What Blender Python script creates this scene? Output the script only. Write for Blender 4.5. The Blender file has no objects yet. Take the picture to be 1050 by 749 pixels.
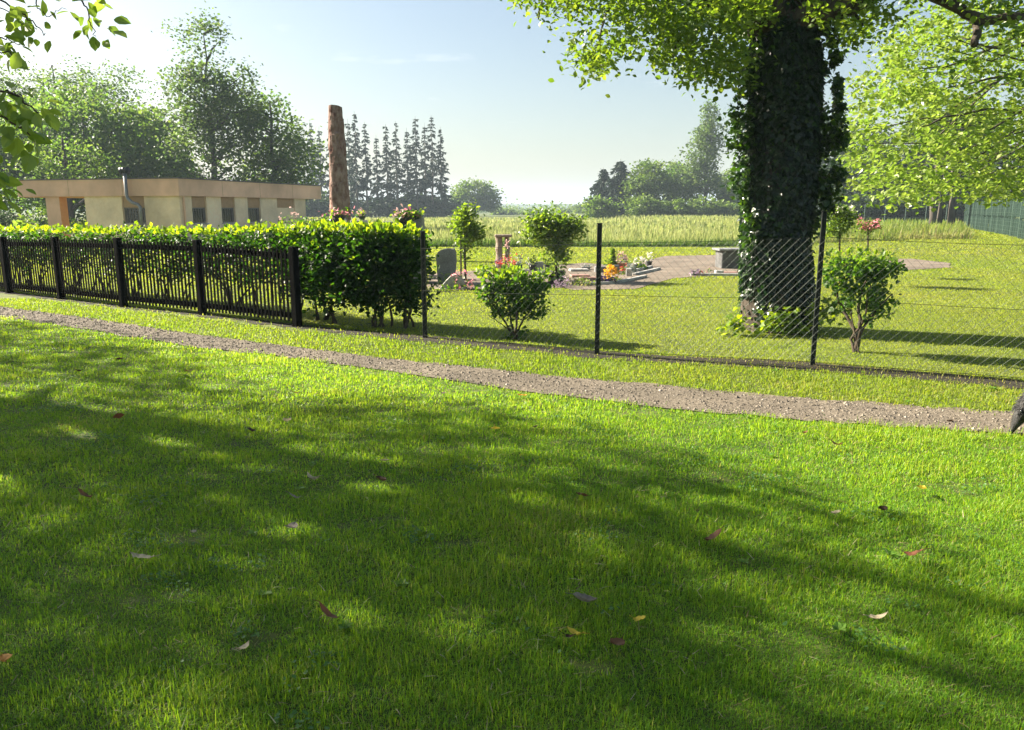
import bpy, math, random
import numpy as np
from mathutils import Vector, Matrix
random.seed(7); RNG = np.random.default_rng(11)
SC = bpy.context.scene; COL = SC.collection
# ------------------------------------------------------------------ camera
H, F, CX, CY, HOR = 1.6, 790.0, 525.0, 374.5, 215.0
PITCH = math.atan((CY-HOR)/F); SP, CP = math.sin(PITCH), math.cos(PITCH)
def ray(px, py):
    a, b = (px-CX)/F, (CY-py)/F
    return np.array([a, CP+b*SP, -SP+b*CP])
def G(px, py, z=0.0):                      # pixel -> point on the level z
    r = ray(px, py); t = (z-H)/r[2]
    return np.array([r[0]*t, r[1]*t, z])
def P(px, py, Y):                          # pixel at forward distance Y
    r = ray(px, py); t = Y/r[1]
    return np.array([r[0]*t, Y, H+r[2]*t])
def proj(X, Y, Z):
    Zr = np.asarray(Z)-H
    d = Y*CP - Zr*SP; up = Y*SP + Zr*CP
    d = np.where(d < 1e-3, 1e-3, d)
    return CX+F*X/d, CY-F*up/d
cam_d = bpy.data.cameras.new('camera'); cam = bpy.data.objects.new('camera', cam_d); COL.objects.link(cam)
cam.location = (0, 0, H); cam.rotation_euler = (math.pi/2-PITCH, 0, 0)
cam_d.sensor_fit = 'HORIZONTAL'; cam_d.sensor_width = 36; cam_d.lens = 36*F/1050
cam_d.clip_start = 0.05; cam_d.clip_end = 8000
SC.camera = cam
# ------------------------------------------------------------------ light
AZ, EL = math.radians(23), math.radians(31)       # sun: to the left, 20 deg beyond
SD = np.array([-math.cos(AZ)*math.cos(EL), math.sin(AZ)*math.cos(EL), math.sin(EL)])
COT = 1/math.tan(EL); SHX, SHY = math.cos(AZ)*COT, -math.sin(AZ)*COT   # shadow shift per metre of height
sun_d = bpy.data.lights.new('sun', 'SUN'); sun = bpy.data.objects.new('sun', sun_d); COL.objects.link(sun)
sun_d.energy = 5.0; sun_d.angle = math.radians(0.55); sun_d.color = (1.0, 0.90, 0.74)
sun.rotation_euler = Vector(SD).to_track_quat('Z', 'Y').to_euler()
w = bpy.data.worlds.new('World'); SC.world = w; w.use_nodes = True
nt = w.node_tree; bg = nt.nodes['Background']; sky = nt.nodes.new('ShaderNodeTexSky')
sky.sky_type = 'NISHITA'; sky.sun_disc = False; sky.sun_elevation = EL; sky.sun_rotation = math.atan2(SD[0], SD[1])
sky.dust_density = 2.2; sky.air_density = 1.15; sky.ozone_density = 1.2
# a few thin wisps high in the sky
tc = nt.nodes.new('ShaderNodeTexCoord'); mp = nt.nodes.new('ShaderNodeMapping'); mp.inputs['Scale'].default_value = (5, 5, 26)
nz = nt.nodes.new('ShaderNodeTexNoise'); nz.inputs['Scale'].default_value = 1.6; nz.inputs['Detail'].default_value = 6
rp = nt.nodes.new('ShaderNodeValToRGB'); rp.color_ramp.elements[0].position = .66; rp.color_ramp.elements[1].position = .86
mx = nt.nodes.new('ShaderNodeMixRGB'); mx.inputs['Color2'].default_value = (7.5, 7.8, 8.0, 1)
ml = nt.nodes.new('ShaderNodeMath'); ml.operation = 'MULTIPLY'; ml.inputs[1].default_value = .55
L = nt.links.new
L(tc.outputs['Generated'], mp.inputs['Vector']); L(mp.outputs['Vector'], nz.inputs['Vector']); L(nz.outputs['Fac'], rp.inputs['Fac'])
L(rp.outputs['Color'], ml.inputs[0]); L(ml.outputs[0], mx.inputs['Fac']); L(sky.outputs['Color'], mx.inputs['Color1']); L(mx.outputs['Color'], bg.inputs['Color'])
bg.inputs['Strength'].default_value = 0.039
vs = SC.view_settings; SC.display_settings.display_device = 'sRGB'
vs.view_transform = 'Standard'; vs.look = 'None'; vs.gamma = 1; vs.use_curve_mapping = False; vs.exposure = 2.12
SC.cycles.max_bounces = 7; SC.cycles.transparent_max_bounces = 8; SC.cycles.volume_bounces = 0
SC.cycles.use_denoising = True; SC.cycles.transmission_bounces = 5; SC.cycles.diffuse_bounces = 4
SC.cycles.caustics_reflective = False; SC.cycles.caustics_refractive = False; SC.cycles.sample_clamp_indirect = 6
# ------------------------------------------------------------------ mesh helpers
class MB:
    def __init__(s): s.V=[]; s.Q=[]; s.T=[]; s.R=[]; s.n=0
    def add(s, V, faces, rnd=None):
        V = np.asarray(V, float).reshape(-1, 3); f = np.asarray(faces, int)
        (s.Q if f.shape[1] == 4 else s.T).append(f+s.n)
        s.V.append(V); s.R.append(np.full(len(V), .5) if rnd is None else np.broadcast_to(rnd, (len(V),)).astype(float)); s.n += len(V)
        return s
    def add2(s, V, q, t, rnd=None):
        V = np.asarray(V, float).reshape(-1, 3)
        if len(q): s.Q.append(np.asarray(q, int)+s.n)
        if len(t): s.T.append(np.asarray(t, int)+s.n)
        s.V.append(V); s.R.append(np.full(len(V), .5) if rnd is None else np.broadcast_to(rnd, (len(V),)).astype(float)); s.n += len(V)
    def build(s, name, mat, parent=None, smooth=False):
        V = np.concatenate(s.V)
        if parent is not None: 
            q_ = parent
            while q_ is not None and '_o' not in q_: q_ = q_.parent
            V = V-np.array(q_['_o'] if q_ is not None else (0, 0, 0))
        Q = np.concatenate(s.Q) if s.Q else np.zeros((0, 4), int); T = np.concatenate(s.T) if s.T else np.zeros((0, 3), int)
        me = bpy.data.meshes.new(name)
        me.vertices.add(len(V)); me.vertices.foreach_set('co', V.astype(np.float32).ravel())
        nl = Q.size+T.size; me.loops.add(nl); me.loops.foreach_set('vertex_index', np.concatenate([Q.ravel(), T.ravel()]).astype(np.int32))
        npoly = len(Q)+len(T); me.polygons.add(npoly)
        st = np.concatenate([np.arange(len(Q))*4, Q.size+np.arange(len(T))*3]).astype(np.int32)
        me.polygons.foreach_set('loop_start', st)
        me.polygons.foreach_set('use_smooth', np.full(npoly, bool(smooth)))
        at = me.attributes.new('rnd', 'FLOAT', 'POINT'); at.data.foreach_set('value', np.concatenate(s.R).astype(np.float32))
        me.update(calc_edges=True); me.validate()
        me.materials.append(mat)
        ob = bpy.data.objects.new(name, me); COL.objects.link(ob)
        if parent is not None: ob.parent = parent
        return ob
def thing(name, label, cat, loc, group=None):
    o = bpy.data.objects.new(name, None); COL.objects.link(o); o.empty_display_size = .2
    o.location = [float(v) for v in loc]; o['_o'] = [float(v) for v in loc]; o['label'] = label; o['category'] = cat
    if group: o['group'] = group
    return o
def tag(o, label=None, cat=None, group=None, kind=None):
    if label: o['label'] = label
    if cat: o['category'] = cat
    if group: o['group'] = group
    if kind: o['kind'] = kind
    return o
def origin(o, loc):                       # move a one-mesh thing's origin to its base
    loc = Vector([float(v) for v in loc]); o.data.transform(Matrix.Translation(-loc)); o.location = loc; return o
def nrm(v): return v/np.maximum(np.linalg.norm(v, axis=-1, keepdims=True), 1e-9)
def frames(yax, nax):                     # columns x, y(long), z(normal)
    y = nrm(yax); z = nax-(nax*y).sum(-1, keepdims=True)*y; z = nrm(z); x = np.cross(y, z)
    return np.stack([x, y, z], -1)
def rframes(n, up=.6, droop=.25):
    z = RNG.normal(size=(n, 3)); z[:, 2] = np.abs(z[:, 2])+up; z = nrm(z)
    y = RNG.normal(size=(n, 3)); y[:, 2] -= droop; y = y-(y*z).sum(-1, keepdims=True)*z
    return frames(y, z)
LEAF4 = (np.array([(0,0,0),(.34,.42,.07),(0,1,-.02),(-.34,.42,.07)],float), None, np.array([(0,1,2),(0,2,3)]))
CARD = (np.array([(0,0,0),(.42,.3,.1),(.3,.85,-.05),(-.2,1,.02),(-.45,.45,.1)],float), None, np.array([(0,1,2),(0,2,3),(0,3,4)]))
RICH = (np.array([(0,0,0),(.17,.12,.05),(.34,.40,.09),(.25,.72,.06),(0,1,-.07),(-.25,.72,.06),(-.34,.40,.09),(-.17,.12,.05),(0,.42,0)],float),
        np.array([(0,1,2,8),(8,2,3,4),(0,8,6,7),(8,4,5,6)]), None)
IVY = (np.array([(0,0,0),(.30,-.05,.03),(.55,.30,-.02),(.30,.45,.04),(0,1,-.04),(-.30,.45,.04),(-.55,.30,-.02),(-.30,-.05,.03),(0,.35,.02)],float),
        np.array([(0,1,2,8),(8,2,3,4),(8,4,5,6),(0,8,6,7)]), None)
NEEDLE = (np.array([(-.05,0,0),(.05,0,0),(.0,1,-.1)],float), None, np.array([(0,1,2)]))
def scatter(mb, tm, pos, fr, sc, rnd):
    TV, q, t = tm; n = len(pos); k = len(TV)
    if n == 0: return
    V = np.einsum('nij,kj->nki', fr, TV)*np.asarray(sc).reshape(-1, 1, 1)+pos[:, None, :]
    off = (np.arange(n)*k)[:, None, None]
    Q = (q[None]+off).reshape(-1, 4) if q is not None else []; T = (t[None]+off).reshape(-1, 3) if t is not None else []
    mb.add2(V.reshape(-1, 3), Q, T, np.repeat(rnd, k))
def tube(mb, pts, rad, n=7, rnd=.5, cap=True):
    pts = np.asarray(pts, float); rad = np.broadcast_to(rad, (len(pts),)); m = len(pts)
    tg = np.gradient(pts, axis=0); tg = nrm(tg)
    ref = np.array([0, 0, 1.]) if abs(tg[:, 2]).mean() < .8 else np.array([1., 0, 0])
    x = nrm(np.cross(tg, ref)); y = np.cross(tg, x)
    a = np.arange(n)*2*math.pi/n
    V = pts[:, None]+rad[:, None, None]*(np.cos(a)[None, :, None]*x[:, None]+np.sin(a)[None, :, None]*y[:, None])
    i = np.arange(m-1)[:, None]*n; j = np.arange(n)[None]; j2 = (j+1) % n
    q = np.stack([i+j, i+j2, i+n+j2, i+n+j], -1).reshape(-1, 4)
    V = V.reshape(-1, 3); t = []
    if cap:
        V = np.vstack([V, pts[0], pts[-1]]); c = m*n
        t = [(c, (k+1) % n, k) for k in range(n)]+[(c+1, (m-1)*n+k, (m-1)*n+(k+1) % n) for k in range(n)]
    mb.add2(V, q, t, rnd)
def wig(p0, p1, n=5, amp=.06, sag=0.):
    p0, p1 = np.asarray(p0, float), np.asarray(p1, float); t = np.linspace(0, 1, n)[:, None]; d = np.linalg.norm(p1-p0)
    off = RNG.normal(size=(n, 3))*amp*d*np.sin(math.pi*t); p = p0+(p1-p0)*t+off; p[:, 2] += sag*d*np.sin(math.pi*t[:, 0]); return p
def box(mb, c, s, ax=None, rnd=.5, bev=0.):
    c = np.asarray(c, float); s = np.asarray(s, float)/2
    A = np.eye(3) if ax is None else np.asarray(ax, float)
    if bev <= 0:
        V = np.array([(x, y, z) for z in (-1, 1) for y in (-1, 1) for x in (-1, 1)], float)*s
        q = [(0,2,3,1),(4,5,7,6),(0,1,5,4),(2,6,7,3),(0,4,6,2),(1,3,7,5)]
        mb.add(V@A+c, q, rnd)
    else:
        b = min(bev, s.min()*.9); V = []; q = []; t = []
        for sx in (-1, 1):
            for sy in (-1, 1):
                for sz in (-1, 1):
                    e = np.array([sx, sy, sz])
                    for k in range(3):
                        p = e*(s-b); p[k] = e[k]*s[k]; V.append(p)
        I = lambda sx, sy, sz, k: (((sx > 0)*2+(sy > 0))*2+(sz > 0))*3+k
        for k in range(3):
            a, b2 = [i for i in range(3) if i != k]
            for sg in (-1, 1):
                l = []
                for (u, v) in ((-1,-1),(1,-1),(1,1),(-1,1)):
                    e = [0, 0, 0]; e[k] = sg; e[a] = u; e[b2] = v; l.append(I(*e, k))
                q.append(l)
        for k in range(3):
            a, b2 = [i for i in range(3) if i != k]
            for u in (-1, 1):
                for v in (-1, 1):
                    e = [0, 0, 0]; e[a] = u; e[b2] = v; l = []
                    e[k] = -1; l += [I(*e, a), I(*e, b2)]; e[k] = 1; l += [I(*e, b2), I(*e, a)]; q.append(l)
        for sx in (-1, 1):
            for sy in (-1, 1):
                for sz in (-1, 1): t.append([I(sx, sy, sz, k) for k in range(3)])
        mb.add2(np.array(V)@A+c, q, t, rnd)
def rotz(a): c, s = math.cos(a), math.sin(a); return np.array([(c, s, 0), (-s, c, 0), (0, 0, 1)], float)
def noise2(x, y, sc, seed=0):
    r = np.random.default_rng(seed+100); v = np.zeros_like(np.asarray(x, float)); a = 0
    for o in range(3):
        for k in range(4):
            th = r.uniform(0, 6.28); f = sc*2**o*r.uniform(.7, 1.4); ph = r.uniform(0, 6.28)
            v += np.sin((x*math.cos(th)+y*math.sin(th))*f*6.28+ph)/2**o; a += 1/2**o
    return v/a*1.8
# ------------------------------------------------------------------ materials
def newmat(name):
    m = bpy.data.materials.new(name); m.use_nodes = True; t = m.node_tree
    return m, t, t.nodes['Principled BSDF']
def c4(c): return (c[0], c[1], c[2], 1)
def ramp(t, cols, pos=None):
    r = t.nodes.new('ShaderNodeValToRGB'); e = r.color_ramp.elements
    while len(e) < len(cols): e.new(.5)
    for i, c in enumerate(cols): e[i].position = (i/(len(cols)-1)) if pos is None else pos[i]; e[i].color = c4(c)
    return r
def leafmat(name, cols, trans, fac=.42, rough=.5, spec=.35):
    m, t, b = newmat(name); at = t.nodes.new('ShaderNodeAttribute'); at.attribute_name = 'rnd'
    r = ramp(t, cols); r2 = ramp(t, trans); ln = t.links.new
    ln(at.outputs['Fac'], r.inputs['Fac']); ln(at.outputs['Fac'], r2.inputs['Fac']); ln(r.outputs['Color'], b.inputs['Base Color'])
    b.inputs['Roughness'].default_value = rough; b.inputs['Specular IOR Level'].default_value = spec
    tr = t.nodes.new('ShaderNodeBsdfTranslucent'); ln(r2.outputs['Color'], tr.inputs['Color'])
    mix = t.nodes.new('ShaderNodeMixShader'); mix.inputs['Fac'].default_value = fac
    ln(b.outputs['BSDF'], mix.inputs[1]); ln(tr.outputs['BSDF'], mix.inputs[2]); ln(mix.outputs['Shader'], t.nodes['Material Output'].inputs['Surface'])
    return m
def surf(name, cols, scale=6., rough=.8, bump=.3, detail=6, stretch=(1,1,1), spec=.3, pos=None, metal=0., bdist=.02, coarse=None):
    m, t, b = newmat(name); ln = t.links.new
    tc = t.nodes.new('ShaderNodeTexCoord'); mp = t.nodes.new('ShaderNodeMapping'); mp.inputs['Scale'].default_value = stretch
    n = t.nodes.new('ShaderNodeTexNoise'); n.inputs['Scale'].default_value = scale; n.inputs['Detail'].default_value = detail; n.inputs['Roughness'].default_value = .62
    ln(tc.outputs['Object'], mp.inputs['Vector']); ln(mp.outputs['Vector'], n.inputs['Vector'])
    r = ramp(t, cols, pos or list(np.linspace(.3, .7, len(cols)))); ln(n.outputs['Fac'], r.inputs['Fac'])
    out = r.outputs['Color']
    if coarse:
        n2 = t.nodes.new('ShaderNodeTexNoise'); n2.inputs['Scale'].default_value = coarse; n2.inputs['Detail'].default_value = 4
        ln(tc.outputs['Object'], n2.inputs['Vector'])
        r2 = ramp(t, [(.72,.72,.72),(1.15,1.15,1.15)], [.35,.65]); ln(n2.outputs['Fac'], r2.inputs['Fac'])
        mm = t.nodes.new('ShaderNodeMixRGB'); mm.blend_type = 'MULTIPLY'; mm.inputs['Fac'].default_value = 1
        ln(out, mm.inputs['Color1']); ln(r2.outputs['Color'], mm.inputs['Color2']); out = mm.outputs['Color']
    ln(out, b.inputs['Base Color']); b.inputs['Roughness'].default_value = rough; b.inputs['Specular IOR Level'].default_value = spec; b.inputs['Metallic'].default_value = metal
    if bump > 0:
        bp = t.nodes.new('ShaderNodeBump'); bp.inputs['Strength'].default_value = bump; bp.inputs['Distance'].default_value = bdist
        ln(n.outputs['Fac'], bp.inputs['Height']); ln(bp.outputs['Normal'], b.inputs['Normal'])
    return m
M = {}
M['grass'] = leafmat('lawn blades', [(.070,.185,.016),(.125,.27,.018),(.20,.335,.022),(.31,.31,.08)], [(.20,.43,.016),(.36,.59,.018),(.52,.67,.022),(.58,.55,.12)], .5, .45, .35)
M['verge'] = leafmat('verge blades', [(.10,.17,.014),(.16,.23,.02),(.22,.25,.035),(.37,.29,.12)], [(.26,.42,.014),(.38,.52,.018),(.47,.52,.035),(.56,.46,.16)], .45, .5, .3)
M['mown'] = leafmat('mown lawn blades', [(.13,.195,.016),(.195,.245,.025),(.26,.27,.04),(.34,.29,.09)], [(.32,.47,.018),(.45,.55,.025),(.54,.55,.05),(.58,.50,.12)], .45, .5, .3)
M['crop'] = leafmat('crop', [(.04,.085,.012),(.09,.14,.022),(.185,.24,.06),(.29,.315,.105)], [(.08,.18,.015),(.18,.30,.03),(.35,.41,.10),(.45,.46,.17)], .4, .6, .2)
M['rough'] = leafmat('rough grass', [(.06,.12,.015),(.11,.17,.025),(.18,.21,.045),(.27,.24,.10)], [(.15,.27,.02),(.25,.35,.03),(.34,.36,.06),(.42,.36,.14)], .42, .55, .25)
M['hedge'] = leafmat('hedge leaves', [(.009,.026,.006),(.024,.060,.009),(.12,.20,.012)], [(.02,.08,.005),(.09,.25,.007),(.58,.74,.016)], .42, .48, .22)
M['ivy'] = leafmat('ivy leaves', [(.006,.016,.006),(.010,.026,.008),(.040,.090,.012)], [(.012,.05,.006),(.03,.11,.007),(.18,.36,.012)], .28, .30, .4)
M['crownleaf'] = leafmat('crown leaves', [(.036,.078,.012),(.065,.12,.014),(.105,.155,.022)], [(.14,.27,.012),(.24,.39,.016),(.36,.48,.03)], .42, .42, .4)
M['bright'] = leafmat('bright maple leaves', [(.12,.19,.03),(.19,.26,.04),(.26,.31,.06)], [(.20,.35,.03),(.28,.43,.04),(.38,.50,.06)], .46, .36, .5)
M['far_a'] = leafmat('willow leaves', [(.048,.085,.020),(.085,.13,.026),(.135,.18,.034)], [(.12,.25,.03),(.19,.34,.036),(.31,.43,.05)], .42, .55, .25)
M['far_b'] = leafmat('birch leaves', [(.042,.074,.026),(.070,.11,.032),(.11,.15,.045)], [(.10,.20,.04),(.16,.27,.05),(.25,.35,.065)], .42, .55, .25)
M['far_c'] = leafmat('field tree leaves', [(.05,.095,.02),(.085,.14,.026),(.14,.195,.034)], [(.12,.23,.022),(.20,.33,.03),(.31,.42,.04)], .35, .55, .25)
M['young'] = leafmat('young tree leaves', [(.05,.10,.015),(.085,.15,.02),(.13,.18,.03)], [(.16,.30,.012),(.26,.42,.016),(.38,.50,.03)], .45, .42, .4)
M['shrub'] = leafmat('shrub leaves', [(.020,.052,.010),(.050,.105,.014),(.13,.21,.018)], [(.07,.20,.008),(.18,.38,.012),(.52,.70,.02)], .42, .45, .28)
M['spruce'] = leafmat('spruce needles', [(.008,.022,.014),(.014,.034,.018),(.026,.050,.024)], [(.02,.05,.02),(.03,.06,.02),(.04,.08,.03)], .15, .6, .2)
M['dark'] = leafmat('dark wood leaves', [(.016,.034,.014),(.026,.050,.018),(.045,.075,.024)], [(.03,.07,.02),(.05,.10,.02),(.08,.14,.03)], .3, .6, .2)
M['bark'] = surf('bark', [(.022,.018,.013),(.055,.044,.034),(.105,.088,.07)], 9, .9, .9, 8, (1,1,.25), .15, bdist=.03)
M['bark_far'] = surf('grey bark', [(.06,.05,.042),(.12,.105,.09)], 6, .9, .3, 4, (1,1,.3), .15)
M['twig'] = surf('twigs', [(.035,.026,.018),(.09,.07,.05)], 14, .85, .4, 4, (1,1,.3), .2)
M['soil'] = surf('ground soil', [(.035,.050,.012),(.065,.09,.016),(.10,.125,.024),(.13,.145,.035)], 3.2, .95, .6, 8, coarse=.35)
M['cropsoil'] = surf('crop ground', [(.07,.08,.025),(.15,.14,.05)], 1.2, .95, .4, 6)
M['path'] = surf('gravel path', [(.065,.053,.038),(.115,.094,.068),(.17,.142,.107),(.245,.212,.165)], 42, .92, .8, 8, coarse=1.6, bdist=.012)
M['pebble'] = None
M['strip'] = surf('bare soil and shade strip', [(.010,.009,.006),(.022,.019,.012),(.06,.048,.03)], 22, .95, .8, 8, coarse=2.)  # bare soil, its colour darkened further for the shade along the fence
M['gravel'] = surf('grave gravel', [(.105,.083,.062),(.165,.132,.101),(.22,.18,.14)], 26, .92, .6, 8, coarse=1.1)
M['blackwood'] = surf('black stained timber', [(.003,.003,.003),(.006,.006,.0055),(.012,.011,.010)], 12, .95, .4, 6, (1,1,.12), .02, bdist=.006)
M['post'] = surf('dark green coated steel', [(.005,.008,.007),(.009,.013,.010)], 40, .55, .05, 3, spec=.2)
M['wire'] = surf('coated wire', [(.05,.065,.05),(.10,.12,.10)], 60, .45, 0, 2, spec=.4, metal=.2)
M['cream'] = surf('cream render', [(.86,.62,.39),(.90,.67,.44),(.93,.71,.49)], 7, .9, .12, 8, spec=.2, coarse=.5)
M['fascia'] = surf('salmon fascia', [(.80,.47,.31),(.86,.52,.35)], 3, .75, .06, 6, spec=.25, coarse=.4)
M['brownpanel'] = surf('ochre panel', [(.40,.235,.12),(.47,.285,.155)], 6, .8, .08, 5, spec=.25)
M['orange'] = surf('orange render', [(.78,.36,.14),(.84,.42,.18)], 6, .88, .08, 6, spec=.2)
M['roofing'] = surf('roof edge', [(.10,.085,.075),(.17,.15,.13)], 8, .7, .1, 4)
M['steel'] = surf('steel flue', [(.16,.16,.16),(.25,.25,.245)], 10, .5, .04, 3, metal=.5, spec=.4)
M['blackcap'] = surf('black cap', [(.008,.010,.012),(.02,.022,.024)], 10, .45, .05, 3)
M['glass'] = surf('dark window glass', [(.010,.012,.014),(.022,.024,.026)], 3, .12, 0, 2, spec=.6)
M['bars'] = surf('window bars', [(.16,.135,.11),(.24,.20,.17)], 20, .5, .05, 3)
M['totem'] = surf('stripped trunk wood', [(.10,.040,.032),(.20,.115,.092),(.27,.18,.152),(.35,.255,.225)], 6.5, .95, 1., 10, (1,1,.55), .05, [.33,.42,.52,.68], coarse=1.3, bdist=.05)
M['granite'] = surf('grey granite', [(.12,.12,.125),(.20,.20,.205),(.30,.30,.30)], 60, .6, .1, 6, spec=.35, coarse=3)
M['darkgranite'] = surf('weathered granite', [(.06,.06,.062),(.10,.10,.10),(.15,.148,.145)], 40, .75, .15, 6, spec=.25, coarse=3)
M['blackgranite'] = surf('black granite', [(.010,.010,.012),(.022,.021,.024)], 60, .25, .05, 4, spec=.5)
M['palestone'] = surf('pale stone', [(.30,.29,.275),(.42,.41,.39),(.50,.49,.465)], 14, .85, .3, 8, coarse=2)
M['redstone'] = surf('reddish stone', [(.22,.12,.10),(.34,.21,.17)], 24, .7, .1, 6)
M['brownstone'] = surf('brown stone', [(.13,.095,.07),(.26,.20,.155),(.32,.26,.21)], 12, .85, .5, 8)
M['terracotta'] = surf('terracotta', [(.32,.14,.075),(.42,.20,.115)], 12, .85, .1, 4)
M['slate'] = surf('dark slate pot', [(.025,.027,.032),(.055,.058,.065)], 12, .55, .1, 4)
M['silver'] = leafmat('silver leaves', [(.22,.25,.23),(.34,.37,.35)], [(.2,.25,.2),(.3,.34,.3)], .25, .7, .2)
def flower(name, c): return leafmat(name, [tuple(.6*x for x in c), c, tuple(min(1, 1.15*x) for x in c)], [c, c, c], .35, .6, .25)
M['pink'] = flower('pink petals', (.70,.28,.33)); M['white'] = flower('white petals', (.80,.76,.70)); M['yellow'] = flower('yellow petals', (.85,.50,.03))
M['purple'] = flower('purple petals', (.16,.07,.28)); M['red'] = flower('red petals', (.60,.09,.08)); M['blush'] = flower('blush petals', (.72,.48,.44)); M['mauve'] = flower('mauve heather', (.33,.24,.33))
M['greenslat'] = surf('green woven screen', [(.006,.018,.013),(.010,.028,.020),(.016,.040,.029)], 16, .6, .2, 4, (1,1,3), .35)
M['greenwire'] = surf('green wire frame', [(.03,.065,.048),(.055,.10,.075)], 16, .45, 0, 3, spec=.5)
M['fur'] = surf('black fur', [(.006,.006,.006),(.020,.019,.018),(.05,.047,.045)], 30, .6, .8, 6, (1,1,.4), .4)
M['steelgrey'] = surf('pylon steel', [(.20,.21,.22),(.28,.29,.30)], 4, .5, 0, 2)
M['hill'] = surf('far wooded hill', [(.03,.055,.025),(.06,.09,.04)], .03, .95, .4, 8, bdist=4)
def deadleaf(name, c): return leafmat(name, [tuple(.5*x for x in c), c, tuple(min(1,1.3*x) for x in c)], [c, c, c], .3, .6, .3)
M['dl_brown'] = deadleaf('dry brown leaf', (.16,.075,.035)); M['dl_dark'] = deadleaf('dark dry leaf', (.065,.040,.025)); M['dl_pale'] = deadleaf('pale dry leaf', (.48,.40,.27))
M['dl_yellow'] = deadleaf('yellow leaf', (.62,.46,.05)); M['dl_grey'] = deadleaf('grey dry leaf', (.25,.21,.17)); M['dl_orange'] = deadleaf('orange leaf', (.55,.25,.04)); M['dl_red'] = deadleaf('red brown leaf', (.19,.075,.04))
def pebblemat():
    m, t, b = newmat('path pebbles'); at = t.nodes.new('ShaderNodeAttribute'); at.attribute_name = 'rnd'
    r = ramp(t, [(.045,.038,.03),(.115,.095,.07),(.20,.168,.128),(.36,.315,.26)]); t.links.new(at.outputs['Fac'], r.inputs['Fac']); t.links.new(r.outputs['Color'], b.inputs['Base Color']); b.inputs['Roughness'].default_value = .9
    return m
M['pebble'] = pebblemat()
# ------------------------------------------------------------------ lines on the ground
def line(pts, ext=True):
    g = np.array([G(*p)[:2] for p in pts])
    if ext:
        a = g[0]-(g[1]-g[0])/np.linalg.norm(g[1]-g[0])*14; b = g[-1]+(g[-1]-g[-2])/np.linalg.norm(g[-1]-g[-2])*6
        g = np.vstack([a, g, b])
    return g
NEAR = line([(0,325),(100,340),(200,357),(300,369),(400,382),(560,405),(700,420),(850,433),(1030,446)])
FAR = line([(0,315),(100,328),(200,343),(300,357),(420,371),(560,385),(700,397),(850,411),(1040,424)])
FENCE = line([(10,301),(63,307),(127,315),(208,323),(305,335),(436,347),(612,363),(833,375),(1050,394)])
def yl(Lg, x): return np.interp(x, Lg[:, 0], Lg[:, 1])
def sm(x): x = np.clip(x, 0, 1); return x*x*(3-2*x)
def hgt(x, y):
    x = np.asarray(x, float); y = np.asarray(y, float)
    z = .42*sm((x-9)/9)*sm((y-20)/16)
    z = z+noise2(x, y, .16, 5)*.018*sm((9-np.abs(y-3))/4)
    return z
# ------------------------------------------------------------------ ground
def sheet(xs, ys, zoff=0.):
    X, Y = np.meshgrid(xs, ys); Z = hgt(X, Y)+zoff; n, m = X.shape
    i = np.arange(n-1)[:, None]*m+np.arange(m-1)[None]
    return np.stack([X, Y, Z], -1).reshape(-1, 3), np.stack([i, i+1, i+m+1, i+m], -1).reshape(-1, 4)
xs = np.concatenate([[-2500,-900,-300,-120,-60], np.arange(-30, 31, .5), [45,60,120,300,900,2500]])
ys = np.concatenate([[-400,-100,-30,-10], np.arange(-4, 40, .5), np.arange(40, 80, 4), [100,150,300,700,1500,3500]])
mb = MB(); V, q = sheet(xs, ys); mb.add(V, q); g = mb.build('ground', M['soil'], smooth=True); tag(g, kind='structure')
def ribbon(A, B, n, zoff, name, mat, jag=.03, across=5):
    t = np.linspace(0, 1, n); sa = np.linspace(A[0, 0], A[-1, 0], n); sb = np.linspace(B[0, 0], B[-1, 0], n)
    pa = np.stack([sa, yl(A, sa)], -1); pb = np.stack([sb, yl(B, sb)], -1)
    pa[:, 1] += RNG.normal(size=n)*jag; pb[:, 1] += RNG.normal(size=n)*jag
    rows = [pa*(1-k)+pb*k for k in np.linspace(0, 1, across)]
    XY = np.stack(rows, 1).reshape(-1, 2); V = np.column_stack([XY, hgt(XY[:, 0], XY[:, 1])+zoff])
    i = np.arange(n-1)[:, None]*across+np.arange(across-1)[None]
    mb = MB(); mb.add(V, np.stack([i, i+across, i+across+1, i+1], -1).reshape(-1, 4)); return mb.build(name, mat, smooth=True)
tag(ribbon(NEAR, FAR, 260, .010, 'path', M['path']), kind='structure')
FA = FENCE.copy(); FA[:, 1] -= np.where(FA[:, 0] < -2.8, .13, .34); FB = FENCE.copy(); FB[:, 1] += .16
tag(ribbon(FA, FB, 240, .006, 'bare_soil_shade_strip', M['strip'], .05), kind='structure')
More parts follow.
